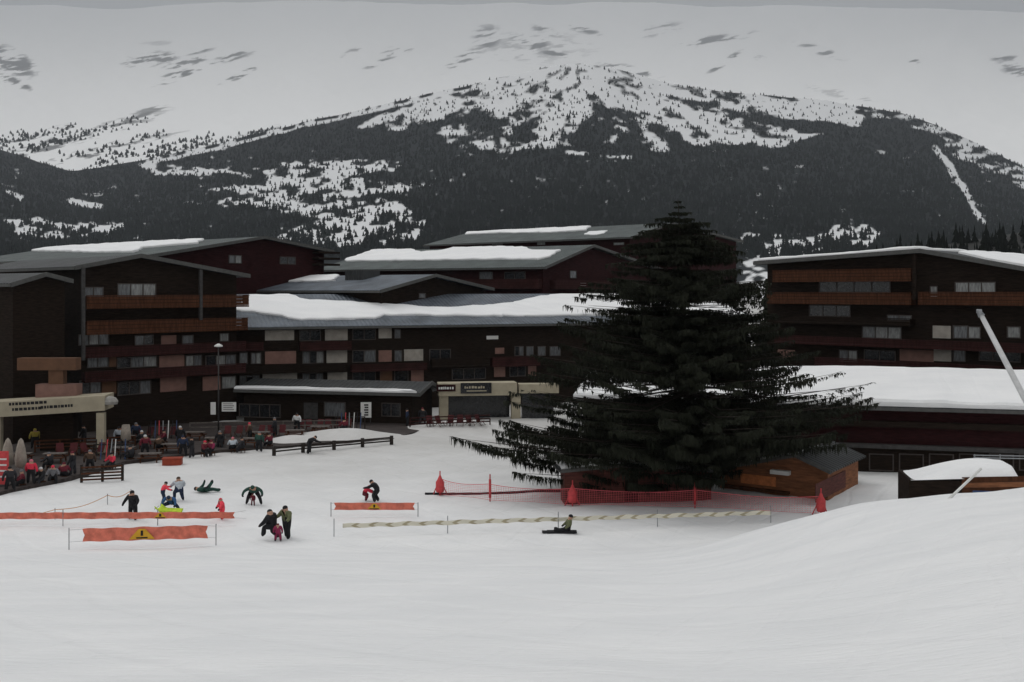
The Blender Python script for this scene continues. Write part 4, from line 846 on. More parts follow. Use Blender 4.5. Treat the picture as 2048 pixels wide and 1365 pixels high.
# black hose across the snow, and the black sponsor board under the red hut
hp = [gpt(850, 990), gpt(900, 990), gpt(960, 990), gpt(1030, 988), gpt(1100, 984), gpt(1150, 986), gpt(1240, 990)]
m = MB(); m.tube([q + Vector((0, 0, 0.06)) for q in hp], [0.09, 0.09, 0.09, 0.1, 0.14, 0.1, 0.09], 8); tag(m.build('black_hose', BLACK, None, True), 'black hose lying on the snow behind the safety net', 'hose')
pA, pB_ = gpt(1160, 1005), gpt(1284, 1005); root = empty('black_board', pA, math.atan2(pB_.y - pA.y, pB_.x - pA.x), 'low black board with white print in front of the red hut', 'board'); ln = (pB_ - pA).length
m = MB(); m.box(0, ln, 0, 0.06, -0.1, 0.62); m.build('board_face', BLACK, root)
m = MB(); m.box(0.2, 0.5, -0.012, 0, 0.3, 0.52); m.box(0.6, 0.95, -0.012, 0, 0.33, 0.5); m.box(1.5, ln - 0.5, -0.012, 0, 0.46, 0.53); m.box(1.7, ln - 0.8, -0.012, 0, 0.22, 0.26); m.build('white_print', WHITE, root)['kind'] = 'stuff'

# ------------------------------------------------------------------ terrace furniture
def log_fence():
    fp = [gpt(548, 912), gpt(606, 906), gpt(668, 900), gpt(725, 895), gpt(783, 890)]
    root = empty('log_fence', fp[0], 0, 'dark log fence with two rails along the snow edge', 'fence'); LOG = mat('dark_log', (0.02, 0.015, 0.012), var=0.4, scale=4)
    for q in fp: m = MB(); q = q - fp[0]; m.tube([q - Vector((0, 0, .3)), q + Vector((0, 0, 0.82))], 0.17, 8); m.build('fence_post', LOG, root, True)
    for i in range(len(fp) - 1):
        for hz in (0.35, 0.66): m = MB(); m.tube([fp[i] - fp[0] + Vector((0, 0, hz)), fp[i + 1] - fp[0] + Vector((0, 0, hz))], 0.075, 6); m.build('fence_rail', LOG, root, True)
log_fence()
LOG = MATS['dark_log']
fp = [tpt(163, 966), tpt(205, 964), tpt(245, 962)]
root = empty('slatted_barrier', fp[0], 0, 'short dark slatted timber barrier at the terrace edge', 'barrier')
for q in fp: m = MB(); q = q - fp[0]; m.box(q.x - 0.08, q.x + 0.08, q.y - 0.08, q.y + 0.08, -0.3, 1.35); m.build('barrier_post', LOG, root)
for i in range(2):
    for k in range(5): m = MB(); a_ = fp[i] - fp[0]; b_ = fp[i + 1] - fp[0]; m.obox(a_ + Vector((0, -0.12, 0.15 + 0.23 * k)), b_ - a_, (0, 0.04, 0), (0, 0, 0.13)); m.build('slat', LOG if k % 2 else BALC, root)
def rail_line(name, label, pts, h, m_, hs_=(0.55, 1.0), step=2):
    root = empty(name, pts[0], 0, label, 'railing')
    for i, q in enumerate(pts): m = MB(); q = q - pts[0]; m.box(q.x - 0.06, q.x + 0.06, q.y - 0.06, q.y + 0.06, -0.1, h); m.build('rail_post', m_, root)
    for i in range(len(pts) - 1):
        for k in hs_: m = MB(); a_ = pts[i] - pts[0]; b_ = pts[i + 1] - pts[0]; m.obox(a_ + Vector((0, -0.1, h * k - 0.08)), b_ - a_, (0, 0.05, 0), (0, 0, 0.12)); m.build('rail_bar', m_, root)
GREYW = mat('grey_weathered_wood', (0.11, 0.095, 0.085), var=0.4, scale=3)
rail_line('terrace_railing', 'grey wooden railing in front of the restaurant hut', [tpt(380 + 62 * i, 866 - 1.2 * i) for i in range(6)], 1.0, GREYW)
rail_line('red_railing', 'dark red railing between the entrance portal and the snow bank', [tpt(820 + 40 * i, 856 - 1.5 * i) for i in range(5)], 1.0, REDBALC, (0.35, 0.65, 1.0))
rail_line('deck_railing', 'brown railing in front of the beige sign canopy', [tpt(70 + 50 * i, 905 - 2.5 * i) for i in range(5)], 1.0, BALC, (0.4, 0.7, 1.0))
def picnic_table():
    root = empty('terrace_table', (0, 0, 0), 0, 'weathered wooden picnic table with benches on the terrace', 'table', 'picnic tables on the terrace')
    for k in range(4): m = MB(); m.box(-0.9, 0.9, -0.4 + k * 0.2, -0.22 + k * 0.2, 0.71, 0.76); m.build('table_plank', GREYW, root)
    for sg in (-1, 1):
        m = MB(); m.box(-0.9, 0.9, sg * 0.68 - 0.14, sg * 0.68 + 0.14, 0.42, 0.47); m.build('bench', BALC, root)
        m = MB(); m.box(sg * 0.65 - 0.05, sg * 0.65 + 0.05, -0.75, 0.75, 0.36, 0.42); m.obox((sg * 0.65 - 0.04, -0.35, 0.42), (0.08, 0, 0), (0, 0.12, 0), (0, 0.1, 0.29)); m.obox((sg * 0.65 - 0.04, 0.23, 0.42), (0.08, 0, 0), (0, 0.12, 0), (0, -0.1, 0.29))
        for q in (-1, 1): m.box(sg * 0.65 - 0.05, sg * 0.65 + 0.05, q * 0.7 - 0.05, q * 0.7 + 0.05, 0, 0.4)
        m.build('leg_frame', BALC, root)['kind'] = 'stuff'
    return root
tb = picnic_table()
TL = ['picnic table in front of the brown deck railing', 'picnic table behind the upright skis of the barrier rack', 'picnic table beside the small folded parasol', 'picnic table next to the orange crate', 'picnic table behind the orange crate', 'picnic table beside the person in navy at the snow edge', 'picnic table behind the pair in maroon and plum', 'picnic table beside the log fence end', 'picnic table by the grey railing behind the log fence', 'picnic table under the beige sign canopy', 'picnic table just behind the small folded parasol', 'picnic table at the foot of the lamp post', 'picnic table beside the two tall folded parasols', 'picnic table between the snow mound and the grey railing', 'picnic table below the white menu sign']
spots = [(110, 925, 8), (185, 905, -5), (248, 912, 4), (300, 925, 10), (300, 896, 0), (345, 905, 6), (430, 892, 5), (500, 893, -4), (520, 880, 3), (140, 892, 12), (250, 888, -6), (390, 880, 0), (40, 925, 5), (590, 876, 4), (640, 868, 0)]
for i, (px_, py_, an) in enumerate(spots):
    o_ = tb if i == 0 else copy_tree(tb); o_['label'] = TL[i]; o_.location = tpt(px_, py_); o_.rotation_euler.z = R(an)
def parasol(px_, py_, label, m_, h=3.0):
    p = tpt(px_, py_); root = empty('closed_parasol', p, 0, label, 'parasol', 'closed parasols on the terrace')
    m = MB(); m.lathe([(0.30, 0), (0.30, 0.08), (0.05, 0.12)], 10); m.build('base', POST, root, True)
    m = MB(); m.tube([(0, 0, 0.05), (0, 0, h)], 0.03, 6); m.build('pole', METAL, root, True)
    m = MB(); n = 14; pr = [(0.20, 1.0), (0.34, 1.15), (0.36, 1.7), (0.27, 2.4), (0.14, h - 0.12), (0.03, h + 0.05)]; vs = []; fs = []
    for r_, z in pr: vs += [(r_ * (1 + 0.22 * (-1) ** k) * math.cos(6.283 * k / n), r_ * (1 + 0.22 * (-1) ** k) * math.sin(6.283 * k / n), z) for k in range(n)]
    for i in range(len(pr) - 1):
        for k in range(n): a_ = i * n + k; b_ = i * n + (k + 1) % n; fs.append((a_, b_, b_ + n, a_ + n))
    m.add(vs, fs); m.build('folded_canopy', m_, root, True)
CANV = mat('pale_canvas', (0.30, 0.26, 0.22), var=0.2, scale=3)
parasol(16, 958, 'pale folded parasol beside the red striped banner', CANV, 3.0); parasol(42, 962, 'pale folded parasol beside the picnic table', CANV, 3.1); parasol(252, 905, 'small pale folded parasol beside the middle picnic tables', CANV, 2.3)
# red striped banner stand
p = tpt(2, 972); root = empty('striped_banner', p, 0, 'upright red banner with pale stripes at the terrace corner', 'banner'); m = MB(); m.box(-0.55, 0.55, -0.03, 0.03, 0.1, 2.5); b = m.build('banner_panel', REDPL, root)
for k in range(4): m = MB(); m.box(-0.45, 0.42, -0.042, -0.03, 0.6 + k * 0.42, 0.72 + k * 0.42); m.build('pale_stripe', WHITE, b)
m = MB(); m.box(-0.6, 0.6, -0.3, 0.3, 0, 0.1); m.build('banner_foot', POST, root)
# orange crate, lamp post, signs
p = tpt(345, 931); root = empty('orange_crate', p, R(8), 'orange plastic crate at the snow edge of the terrace', 'crate'); m = MB(); m.box(-0.75, 0.75, -0.4, 0.4, 0, 0.55); m.build('crate_body', mat('orange_plastic', (0.26, 0.045, 0.022), var=0.2), root); m = MB(); m.box(-0.8, 0.8, -0.45, 0.45, 0.55, 0.62); m.build('crate_rim', MATS['orange_plastic'], root)
p = tpt(437, 868); root = empty('lamp_post', p, 0, 'tall dark lamp post with small white head and notice board', 'lamp post'); dd = p.y / F
m = MB(); m.tube([(0, 0, 0), (0, 0, 8.6)], [0.09, 0.06], 8); m.build('post', POST, root, True)
m = MB(); m.lathe([(0.08, 8.5), (0.42, 8.55), (0.40, 8.68), (0.08, 8.85)], 12); m.build('lamp_head', WHITE, root, True)
m = MB(); m.box(0.35, 1.75, -0.1, -0.04, 2.2, 3.1); b = m.build('notice_board', WHITE, root); m = MB()
for k in range(4): m.box(0.5, 1.55 - 0.12 * (k % 2), -0.112, -0.1, 2.35 + k * 0.19, 2.41 + k * 0.19)
m.build('printed_lines', POST, b)['kind'] = 'stuff'
m = MB(); m.box(-0.75, -0.25, -0.1, -0.04, 1.9, 3.1); m.build('side_plate', WHITE, root)
p = tpt(732, 850); root = empty('menu_sign', p, R(5), 'white upright sign with vertical dark print before the restaurant hut', 'sign'); m = MB(); m.box(-0.55, 0.55, -0.04, 0.04, 0.75, 2.35); b = m.build('sign_panel', WHITE, root); m = MB()
for k in range(5): m.box(-0.2 + 0.05 * (k % 2), 0.25, -0.055, -0.04, 0.95 + k * 0.26, 1.12 + k * 0.26)
m.build('vertical_print', POST, b)['kind'] = 'stuff'
for sg in (-1, 1): m = MB(); m.box(sg * 0.45 - 0.04, sg * 0.45 + 0.04, -0.03, 0.03, 0, 0.75); m.build('sign_leg', POST, root)
for (px_, py_, lab) in ((223, 800, 'x'),): pass

def deck_chair():
    root = empty('deck_chair', (0, 0, 0), 0, 'dark red folding deck chair standing in a row before the railings', 'deck chair', 'dark red deck chairs on the terrace')
    RC = mat('red_canvas', (0.075, 0.012, 0.014), var=0.3)
    m = MB(); m.obox((-0.3, -0.45, 0.36), (0.6, 0, 0), (0, 0.62, -0.08), (0, 0, 0.04)); m.build('seat', RC, root)
    m = MB(); m.obox((-0.3, 0.15, 0.3), (0.6, 0, 0), (0, 0.35, 0.72), (0, 0.04, 0)); m.build('backrest', RC, root)
    for sg in (-1, 1):
        m = MB(); m.obox((sg * 0.32 - 0.025, -0.5, 0.0), (0.05, 0, 0), (0, 0.05, 0), (0, 0.75, 0.6)); m.build('leg', BALC, root)
        m = MB(); m.obox((sg * 0.32 - 0.02, 0.42, 0.0), (0.04, 0, 0), (0, 0.05, 0), (0, -0.78, 0.5)); m.build('leg', BALC, root)
    return root
dc = deck_chair(); n_ = 0
for (px0, py0, cnt, step, lab) in ((455, 874, 6, 22, 'dark red deck chair in the row by the grey railing'), (600, 861, 6, 19, 'dark red deck chair in the row before the restaurant hut windows'), (860, 853, 6, 20, 'dark red deck chair in the row under the entrance portal'), (120, 912, 4, 26, 'dark red deck chair in the row by the brown deck railing'), (250, 878, 5, 24, 'dark red deck chair in the row between deck railing and lamp post')):
    for i in range(cnt):
        o_ = dc if n_ == 0 else copy_tree(dc); n_ += 1; o_['label'] = lab; o_.location = tpt(px0 + i * step, py0 - i * 0.4); o_.rotation_euler.z = R(random.uniform(-35, 35) + 20)
def ski_rack(px_, py_, label):
    root = empty('ski_rack', tpt(px_, py_), R(random.uniform(-8, 8)), label, 'ski rack')
    for sg in (-1, 1): m = MB(); m.box(sg * 1.5 - 0.05, sg * 1.5 + 0.05, -0.05, 0.05, 0, 1.15); m.build('rack_post', LOG, root)
    m = MB(); m.box(-1.55, 1.55, -0.06, 0.06, 1.15, 1.25); m.build('rack_bar', LOG, root)
    cl = [BLACK, REDPL, WHITE, MATS['blue_sheet'], METAL]
    for k in range(7):
        m = MB(); x_ = -1.3 + 0.4 * k + random.uniform(-0.06, 0.06); m.obox((x_, -0.42, 0), (0.08, 0, 0), (0, 0.025, 0), (random.uniform(-0.08, 0.08), 0.38, 1.65)); m.build('ski', cl[(k * 3 + px_) % 5], root)
ski_rack(330, 876, 'ski rack with upright skis near the lamp post'); ski_rack(225, 918, 'ski rack with upright skis behind the slatted barrier'); ski_rack(700, 858, 'ski rack with upright skis beside the white menu sign')
# ------------------------------------------------------------------ people
SKIN = mat('skin', (0.40, 0.24, 0.17), var=0.08)
def clo(n, c): return mat('cloth_' + n, c, var=0.25, scale=6, rough=0.85)
K = {'black': clo('black', (0.010, 0.010, 0.012)), 'charcoal': clo('charcoal', (0.022, 0.022, 0.026)), 'navy': clo('navy', (0.015, 0.025, 0.055)), 'blue': clo('blue', (0.03, 0.09, 0.22)), 'red': clo('red', (0.55, 0.03, 0.06)), 'coral': clo('coral', (0.75, 0.06, 0.09)),
     'green': clo('green', (0.018, 0.055, 0.042)), 'olive': clo('olive', (0.11, 0.12, 0.06)), 'lime': clo('lime', (0.48, 0.62, 0.05)), 'pale': clo('pale', (0.42, 0.46, 0.50)), 'grey': clo('grey', (0.14, 0.14, 0.15)), 'maroon': clo('maroon', (0.11, 0.012, 0.022)), 'plum': clo('plum', (0.20, 0.02, 0.06)), 'pink': clo('pink', (0.50, 0.14, 0.18)), 'brown': clo('brown', (0.06, 0.035, 0.022)), 'white': clo('white', (0.55, 0.55, 0.55)), 'violet': clo('violet', (0.06, 0.055, 0.12)), 'yellow': clo('yellow', (0.35, 0.28, 0.05))}
def skel(H, lean=4, th=(6, -4), sh=(0, -8), arm=(8, -4), fore=(25, 18), spread=7, aspread=16, headp=0, fat=1.0, tilt=None, twist=0):
    """joints by simple forward kinematics. Local +y is where the person faces; angles in degrees, 0 straight down, positive forward."""
    S = lambda a: math.sin(R(a)); Cs = lambda a: math.cos(R(a)); J = {}; rad = {}; E_ = []; tg = {}
    def add(n, p, r, t, par=None):
        J[n] = Vector(p); rad[n] = r * H * fat; tg[n] = t
        if par: E_.append((par, n))
    up = Vector((0, S(lean), Cs(lean)))
    add('pelvis', (0, 0, 0), 0.082, 1); add('waist', up * 0.10 * H, 0.085, 0, 'pelvis'); add('chest', up * 0.215 * H, 0.092, 0, 'waist'); add('neck', up * 0.30 * H, 0.042, 0, 'chest')
    hd = Vector((0, S(lean + headp), Cs(lean + headp))); add('jaw', J['neck'] + hd * 0.045 * H, 0.05, 3, 'neck'); add('head', J['jaw'] + hd * 0.055 * H, 0.062, 3, 'jaw'); add('crown', J['head'] + hd * 0.045 * H, 0.045, 3, 'head')
    fw = Vector((0, Cs(lean + headp), -S(lean + headp))); add('nose', J['jaw'] + fw * 0.065 * H + hd * 0.02 * H, 0.014, 3, 'jaw')
    for i, sg in enumerate((-1, 1)):
        k = 'LR'[i]
        add('sho' + k, up * 0.275 * H + Vector((sg * 0.105 * H, 0, 0)), 0.052, 0, 'chest')
        sa = S(aspread) * sg; ca = Cs(aspread)
        add('elb' + k, J['sho' + k] + 0.165 * H * Vector((sa, S(arm[i]) * ca, -Cs(arm[i]) * ca)), 0.040, 0, 'sho' + k)
        add('wri' + k, J['elb' + k] + 0.145 * H * Vector((sa * 0.3, S(fore[i]), -Cs(fore[i]))), 0.030, 0, 'elb' + k)
        fd = Vector((0, S(fore[i]), -Cs(fore[i]))); add('pal' + k, J['wri' + k] + fd * 0.04 * H, 0.028, 4, 'wri' + k)
        add('tip' + k, J['pal' + k] + fd * 0.045 * H + Vector((-sg * 0.01 * H, 0, 0)), 0.018, 4, 'pal' + k)
        add('thu' + k, J['pal' + k] + Vector((-sg * 0.035 * H, 0.01 * H, 0)) + fd * 0.02 * H, 0.012, 4, 'pal' + k)
        add('hip' + k, Vector((sg * 0.055 * H, 0, -0.035 * H)), 0.068, 1, 'pelvis')
        ss = S(spread) * sg
        add('kne' + k, J['hip' + k] + 0.235 * H * Vector((ss, S(th[i]), -Cs(th[i]))), 0.050, 1, 'hip' + k)
        add('ank' + k, J['kne' + k] + 0.225 * H * Vector((ss * 0.5, S(sh[i]), -Cs(sh[i]))), 0.040, 1, 'kne' + k)
        ft = Vector((sg * 0.15, Cs(sh[i]), S(sh[i]))); dn = Vector((0, S(sh[i]), -Cs(sh[i]))); add('toe' + k, J['ank' + k] + ft * 0.085 * H + dn * 0.03 * H, 0.026, 2, 'ank' + k)
        add('hee' + k, J['ank' + k] - ft * 0.02 * H + dn * 0.03 * H, 0.028, 2, 'ank' + k)
    if tilt:
        M_ = tilt
        for n in J: J[n] = M_ @ J[n]
        hd = M_ @ hd; fw = M_ @ fw
    zm = min(J[n].z - rad[n] * 0.9 for n in J)
    for n in J: J[n].z -= zm
    return J, rad, E_, tg, hd, fw, H
PEND = []
def person(px_, py_, label, cols, hat, face, Hh=1.72, ground=gpt, group=None, wide=1.25, dz=0.0, pos=None, hatstyle=0, **kw):
    """cols: jacket, trousers, boots, gloves. face: heading in degrees, 0 looks away from the camera."""
    kw['fat'] = kw.get('fat', 1.0) * 1.36
    J, rad, E_, tg, hd, fw, H_ = skel(Hh, **kw)
    for n in J: J[n].x *= wide * 1.18
    me = bpy.data.meshes.new('person'); bm = bmesh.new(); ly = bm.verts.layers.skin.verify(); idx = {}
    for n in J:
        v = bm.verts.new(J[n]); v[ly].radius = (rad[n], rad[n]); v[ly].use_root = (n == 'pelvis'); idx[n] = v
    for a_, b_ in E_: bm.edges.new((idx[a_], idx[b_]))
    bm.to_mesh(me); bm.free()
    tmp = bpy.data.objects.new('tmp_person', me); C.objects.link(tmp); md = tmp.modifiers.new('skin', 'SKIN'); md.use_smooth_shade = True; sd = tmp.modifiers.new('sub', 'SUBSURF'); sd.levels = 1; sd.render_levels = 1
    p = Vector(pos) if pos else ground(px_, py_); p.z += dz - 0.02
    PEND.append((tmp, J, tg, E_, hd, fw, H_, p, face, label, cols, hat, group, hatstyle))
def finish_people():
    bpy.context.view_layer.update(); dg = bpy.context.evaluated_depsgraph_get()
    ev = [bpy.data.meshes.new_from_object(t[0].evaluated_get(dg)) for t in PEND]
    for me, (tmp, J, tg, E_, hd, fw, H_, p, face, label, cols, hat, group, hst) in zip(ev, PEND):
        sm = []; st = []
        for a_, b_ in E_:
            for u, n in ((0.05, a_), (0.3, a_), (0.55, b_), (0.8, b_), (1.0, b_)): sm.append(J[a_].lerp(J[b_], u)); st.append(tg[n])
        sm = np.array([tuple(q) for q in sm]); st = np.array(st)
        me.materials.clear()
        for c in cols[:3]: me.materials.append(K[c])
        me.materials.append(SKIN); me.materials.append(K[cols[3] if len(cols) > 3 else 'black'])
        cen = np.empty(len(me.polygons) * 3); me.polygons.foreach_get('center', cen); cen = cen.reshape(-1, 3)
        if len(cen): me.polygons.foreach_set('material_index', st[((cen[:, None] - sm[None]) ** 2).sum(-1).argmin(1)].astype(np.int32))
        me.polygons.foreach_set('use_smooth', [True] * len(me.polygons)); me.name = 'person'
        bpy.data.objects.remove(tmp)
        o = bpy.data.objects.new('person', me); C.objects.link(o); o.location = p; o.rotation_euler = (0, 0, R(face)); tag(o, label, 'person', group)
        # hat or helmet fitted on the head, goggles, eyes
        side = hd.cross(fw).normalized(); M_ = Matrix((side, fw, hd)).transposed(); hc = J['head']; r = 0.072 * H_
        m = MB(); prof = [(1.06, -0.15), (1.12, 0.15), (1.0, 0.62), (0.62, 1.0), (0.2, 1.14)] if hst == 0 else [(1.1, -0.75), (1.25, -0.2), (1.22, 0.35), (0.9, 0.9), (0.3, 1.2)]
        n = 12; vs = []; fs = []
        for rr_, z in prof: vs += [hc + M_ @ Vector((rr_ * r * math.cos(6.283 * k / n), rr_ * r * 1.05 * math.sin(6.283 * k / n) - (0.12 * r if hst else 0), z * r + 0.12 * r)) for k in range(n)]
        for i in range(len(prof) - 1):
            for k in range(n): a_ = i * n + k; b_ = i * n + (k + 1) % n; fs.append((a_, b_, b_ + n, a_ + n))
        fs.append(tuple((len(prof) - 1) * n + k for k in range(n))); m.add(vs, fs); m.build('hat' if hst == 0 else 'hood', K[hat], o, True)
        m = MB(); vs = []; gn = 7
        for z in (-0.32, 0.12):
            for k in range(gn): a_ = R(35 + 110 * k / (gn - 1)); vs.append(hc + M_ @ Vector((1.03 * r * math.cos(a_), 1.08 * r * math.sin(a_), z * r)))
        m.add(vs, [(k, k + 1, k + 1 + gn, k + gn) for k in range(gn - 1)]); m.build('goggles', BLACKG, o, True)
RX = lambda a: Matrix.Rotation(R(a), 3, 'X')
SIT = dict(lean=8, th=(92, 86), sh=(4, 8), arm=(30, 24), fore=(70, 75))
# skiers and sledgers on the snow (photo pixel of the feet)
person(266, 1040, 'person in black coat standing alone beside the long orange banner', ('black', 'black', 'black'), 'black', 160, 1.78, lean=6, aspread=24, wide=1.3, arm=(10, 16), fore=(50, 40), fat=1.1)
person(325, 1008, 'child in red jacket leaning against the person in pale blue', ('coral', 'navy', 'black'), 'black', -60, 1.45, lean=22, th=(30, 10), sh=(-20, -25), arm=(60, 40), fore=(80, 70), wide=1.25)
person(358, 1004, 'person in pale blue and violet jacket crouching with the child', ('pale', 'navy', 'black'), 'brown', 30, 1.72, lean=14, th=(60, 40), sh=(-40, -45), arm=(40, 40), fore=(80, 60), wide=1.35, fat=1.15)
person(344, 1021, 'person in navy suit crouching low over the lime sledge', ('blue', 'navy', 'black'), 'navy', 175, 1.6, lean=48, th=(85, 80), sh=(-50, -45), arm=(40, 30), fore=(30, 40), wide=1.5, fat=1.1, spread=20, headp=20)
person(412, 986, 'person in dark green suit lying on back with a leg raised', ('green', 'green', 'black'), 'black', -90, 1.75, lean=-2, th=(10, 62), sh=(-8, 58), arm=(60, 20), fore=(80, 30), tilt=RX(82), fat=1.05)
person(508, 1010, 'person in dark green jacket bending over a child on the snow', ('green', 'black', 'black'), 'green', 185, 1.7, lean=62, th=(18, -12), sh=(2, -14), arm=(50, 40), fore=(15, 25), spread=20, aspread=35, wide=1.45, fat=1.12)
person(506, 1012, 'small child in maroon held between the legs of the bending person', ('maroon', 'maroon', 'black'), 'maroon', 170, 0.8, lean=6, wide=1.2)
person(444, 1040, 'small child in bright coral snowsuit standing behind the long banner', ('coral', 'coral', 'maroon'), 'red', 120, 1.3, lean=10, arm=(20, 10), fore=(40, 40), wide=1.5, fat=1.45)
person(546, 1080, 'person in black crouching with one knee forward beside the child in plum', ('black', 'black', 'black'), 'black', 75, 1.85, lean=16, th=(85, 30), sh=(-5, -60), arm=(30, 24), fore=(50, 55), wide=1.5, fat=1.35)
person(574, 1078, 'person in olive jacket and black trousers standing close to another in black', ('olive', 'black', 'black'), 'black', 140, 1.85, lean=10, th=(20, -12), sh=(-6, -22), arm=(20, 30), fore=(60, 70), wide=1.45, fat=1.2)
person(556, 1083, 'small child in plum snowsuit standing before two dark clothed adults', ('plum', 'plum', 'black'), 'maroon', 190, 1.0, lean=8, wide=1.3, fat=1.25)
person(728, 1003, 'child in bright red jacket crouching beside the person in black', ('red', 'maroon', 'black'), 'coral', -80, 1.3, lean=40, th=(70, 60), sh=(-40, -40), arm=(50, 50), fore=(70, 70), wide=1.3, fat=1.2)
person(755, 1006, 'person in black bending towards a child behind the short banner', ('black', 'black', 'black'), 'black', 85, 1.68, lean=38, th=(45, 30), sh=(-30, -35), arm=(60, 50), fore=(80, 70), wide=1.3, fat=1.15)
person(1136, 1066, 'person in olive and black sitting on the snow beside the chevron tape', ('olive', 'black', 'black'), 'black', 90, 1.66, lean=-14, th=(88, 70), sh=(80, 95), arm=(20, 40), fore=(60, 50), fat=1.1)
person(618, 908, 'person in black hunched forward against the log fence', ('black', 'black', 'black'), 'black', -70, 1.75, lean=52, th=(20, -8), sh=(-8, -20), arm=(50, 60), fore=(60, 70), wide=1.5, fat=1.2)
# terrace guests
T_ = [(62, 968, 'red', 'pink', 0, 'person in pinkish red jacket standing by the folded parasols', 1.7, {}), (84, 972, 'black', 'white', 150, 'person in black with white hat sitting near the terrace corner', 1.7, SIT), (128, 962, 'maroon', 'maroon', 20, 'person in maroon jacket sitting near the slatted barrier', 1.7, SIT), (100, 940, 'charcoal', 'grey', 70, 'person in charcoal sitting at the picnic table by the parasols', 1.7, SIT),
      (366, 914, 'navy', 'navy', 190, 'person in navy standing at the snow edge past the orange crate', 1.75, {}), (384, 916, 'black', 'black', 90, 'person in black standing next to one in navy on the terrace', 1.7, {}), (408, 914, 'maroon', 'red', 250, 'person in maroon with red hat sitting at the snow edge', 1.7, SIT), (424, 912, 'plum', 'maroon', 150, 'person in plum jacket sitting beside one in maroon', 1.68, SIT), (466, 906, 'pale', 'pink', 20, 'person in pale jacket sitting at a terrace table', 1.7, SIT), (486, 906, 'charcoal', 'black', 100, 'person in charcoal jacket sitting beside one in pale jacket', 1.7, SIT), (518, 904, 'green', 'grey', -20, 'person in dark green standing by the end of the log fence', 1.72, {}),
      (205, 898, 'black', 'grey', 10, 'person in black with grey hat standing among the middle tables', 1.72, {}), (238, 893, 'pale', 'black', 200, 'person in pale jacket standing by the small folded parasol', 1.7, {}), (285, 892, 'charcoal', 'white', 60, 'person in charcoal with white hat among the middle tables', 1.7, SIT), (330, 890, 'maroon', 'black', 120, 'person in maroon with black hat sitting in the middle tables', 1.7, SIT), (70, 898, 'yellow', 'yellow', 30, 'person in dull yellow jacket standing under the sign canopy', 1.72, {}), (120, 893, 'navy', 'white', 200, 'person in navy with white hat standing under the sign canopy', 1.72, {}), (168, 890, 'black', 'black', 90, 'person in black standing under the end of the sign canopy', 1.72, {}),
      (550, 872, 'charcoal', 'grey', 90, 'person in charcoal standing by the grey railing', 1.72, {}), (594, 862, 'white', 'black', 170, 'person in white jacket standing at the restaurant hut door', 1.72, {}), (815, 852, 'navy', 'black', 100, 'person in navy standing at the red railing', 1.72, {}), (845, 850, 'black', 'maroon', 10, 'person in black with maroon hat standing at the red railing', 1.72, {}), (690, 866, 'maroon', 'black', 40, 'person in maroon sitting before the white menu sign', 1.7, SIT),
      (20, 985, 'charcoal', 'black', 40, 'person in charcoal with black hat standing before the striped banner', 1.75, {}), (46, 978, 'maroon', 'grey', 120, 'person in maroon with grey hat sitting by the tall folded parasols', 1.7, SIT), (106, 968, 'grey', 'red', 200, 'person in grey with red hat sitting between maroon and black guests', 1.7, SIT), (146, 950, 'black', 'maroon', 90, 'person in black with maroon hat behind the slatted barrier', 1.72, {}), (180, 946, 'brown', 'grey', 30, 'person in brown standing behind the slatted barrier', 1.72, {}), (225, 940, 'red', 'black', 150, 'person in red jacket sitting behind the end of the slatted barrier', 1.7, SIT), (262, 925, 'charcoal', 'charcoal', 60, 'person in charcoal sitting at the table before the orange crate', 1.7, SIT), (290, 912, 'maroon', 'white', 220, 'person in maroon with white hat behind the orange crate', 1.72, {}), (318, 905, 'brown', 'brown', 10, 'person in brown sitting behind the orange crate', 1.7, SIT), (440, 902, 'black', 'grey', 170, 'person in black with grey hat between plum and pale jackets', 1.72, {}), (540, 898, 'maroon', 'black', 60, 'person in maroon sitting at the start of the log fence', 1.7, SIT), (500, 884, 'brown', 'red', 90, 'person in brown with red hat beside the deck chairs', 1.72, {}), (360, 892, 'black', 'white', 0, 'person in black with white hat in front of the lamp post', 1.72, {}), (272, 884, 'navy', 'grey', 200, 'person in navy with grey hat among the middle tables', 1.72, {})]
for (px_, py_, c, hh_, fc, lab, H_, kw) in T_:
    person(px_, py_, lab, (c, 'black' if c != 'black' else 'charcoal', 'black'), hh_, fc, H_, ground=tpt, wide=1.3, fat=1.12, dz=(0.0), **dict(kw))
finish_people()
st0 = None
for (px_, py_, c, hh_, fc, lab, H_, kw) in T_:
    if not kw: continue
    if st0 is None:
        st0 = empty('stool', (0, 0, 0), 0, 'dark wooden stool under a seated terrace guest', 'stool', 'stools under seated guests'); m = MB(); m.box(-0.2, 0.2, -0.2, 0.2, 0.30, 0.345); m.build('seat', BALC, st0)
        for sx_ in (-1, 1):
            for sy_ in (-1, 1): m = MB(); m.box(sx_ * 0.16 - 0.025, sx_ * 0.16 + 0.025, sy_ * 0.16 - 0.025, sy_ * 0.16 + 0.025, -0.02, 0.30); m.build('leg', BALC, st0)
        o_ = st0
    else: o_ = copy_tree(st0)
    o_.location = tpt(px_, py_); o_.rotation_euler.z = R(fc)
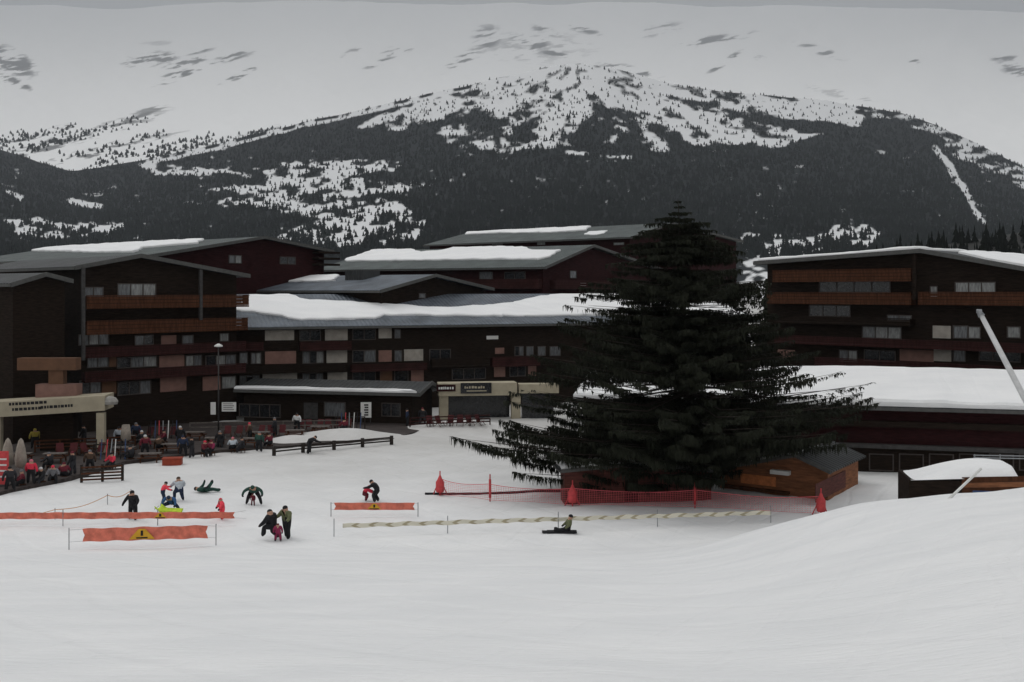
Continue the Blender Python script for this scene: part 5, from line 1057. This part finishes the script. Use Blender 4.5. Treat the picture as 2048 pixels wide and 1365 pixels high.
# lime sledge under the crouching person
p = gpt(338, 1030); root = empty('lime_sledge', p, R(80), 'lime green plastic sledge under the crouching person in navy', 'sledge'); m = MB()
vs = []; fs = []; nx, ny = 10, 6
for j in range(ny + 1):
    for i in range(nx + 1):
        u = i / nx; v = j / ny * 2 - 1; vs.append(((v) * 0.42, (u - 0.5) * 1.5, 0.10 + 0.22 * abs(v) ** 3 + (0.35 * max(0, u - 0.75) ** 1.2 * 4) + 0.02))
for j in range(ny):
    for i in range(nx): a_ = j * (nx + 1) + i; fs.append((a_, a_ + nx + 1, a_ + nx + 2, a_ + 1))
m.add(vs, fs); o = m.build('shell', K['lime'], root, True); sm_ = o.modifiers.new('thick', 'SOLIDIFY'); sm_.thickness = 0.05
for sg in (-1, 1): m = MB(); m.box(sg * 0.25 - 0.03, sg * 0.25 + 0.03, -0.7, 0.5, 0, 0.12); m.build('runner', K['lime'], root)
m = MB(); m.tube([(-0.2, 0.78, 0.5), (0, 1.0, 0.3), (0.2, 0.78, 0.5)], 0.015, 5); m.build('pull_cord', BLACK, root)
# small dark sledge under the sitter by the tape
p = gpt(1128, 1067); root = empty('black_sledge', p, R(0), 'flat black sledge under the sitter beside the chevron tape', 'sledge'); m = MB()
m.obox((-1.0, -0.25, 0.02), (1.75, 0, 0), (0, 0.5, 0), (0, 0, 0.09)); m.obox((-1.3, -0.2, 0.04), (0.31, 0, -0.01), (0, 0.4, 0), (0, 0, 0.06)); m.build('deck', BLACK, root)
m = MB(); m.obox((-0.9, -0.2, -0.03), (1.5, 0, 0), (0, 0.05, 0), (0, 0, 0.06)); m.build('runner', POST, root); m = MB(); m.obox((-0.9, 0.15, -0.03), (1.5, 0, 0), (0, 0.05, 0), (0, 0, 0.06)); m.build('runner', POST, root)

# ------------------------------------------------------------------ mountain air
m = MB(); m.box(-33500, 33500, -200, 28800, -2.5, 7900); hz = m.build('haze', []); tag(hz, 'thin grey mountain air', 'haze', None, 'stuff')
hm = bpy.data.materials.new('mountain_air'); hm.use_nodes = True; t = hm.node_tree; t.nodes.clear(); ou = t.nodes.new('ShaderNodeOutputMaterial'); pv = t.nodes.new('ShaderNodeVolumePrincipled')
pv.inputs['Color'].default_value = (0.86, 0.92, 1.0, 1); pv.inputs['Density'].default_value = 0.00005; t.links.new(pv.outputs[0], ou.inputs['Volume']); hz.data.materials.append(hm)
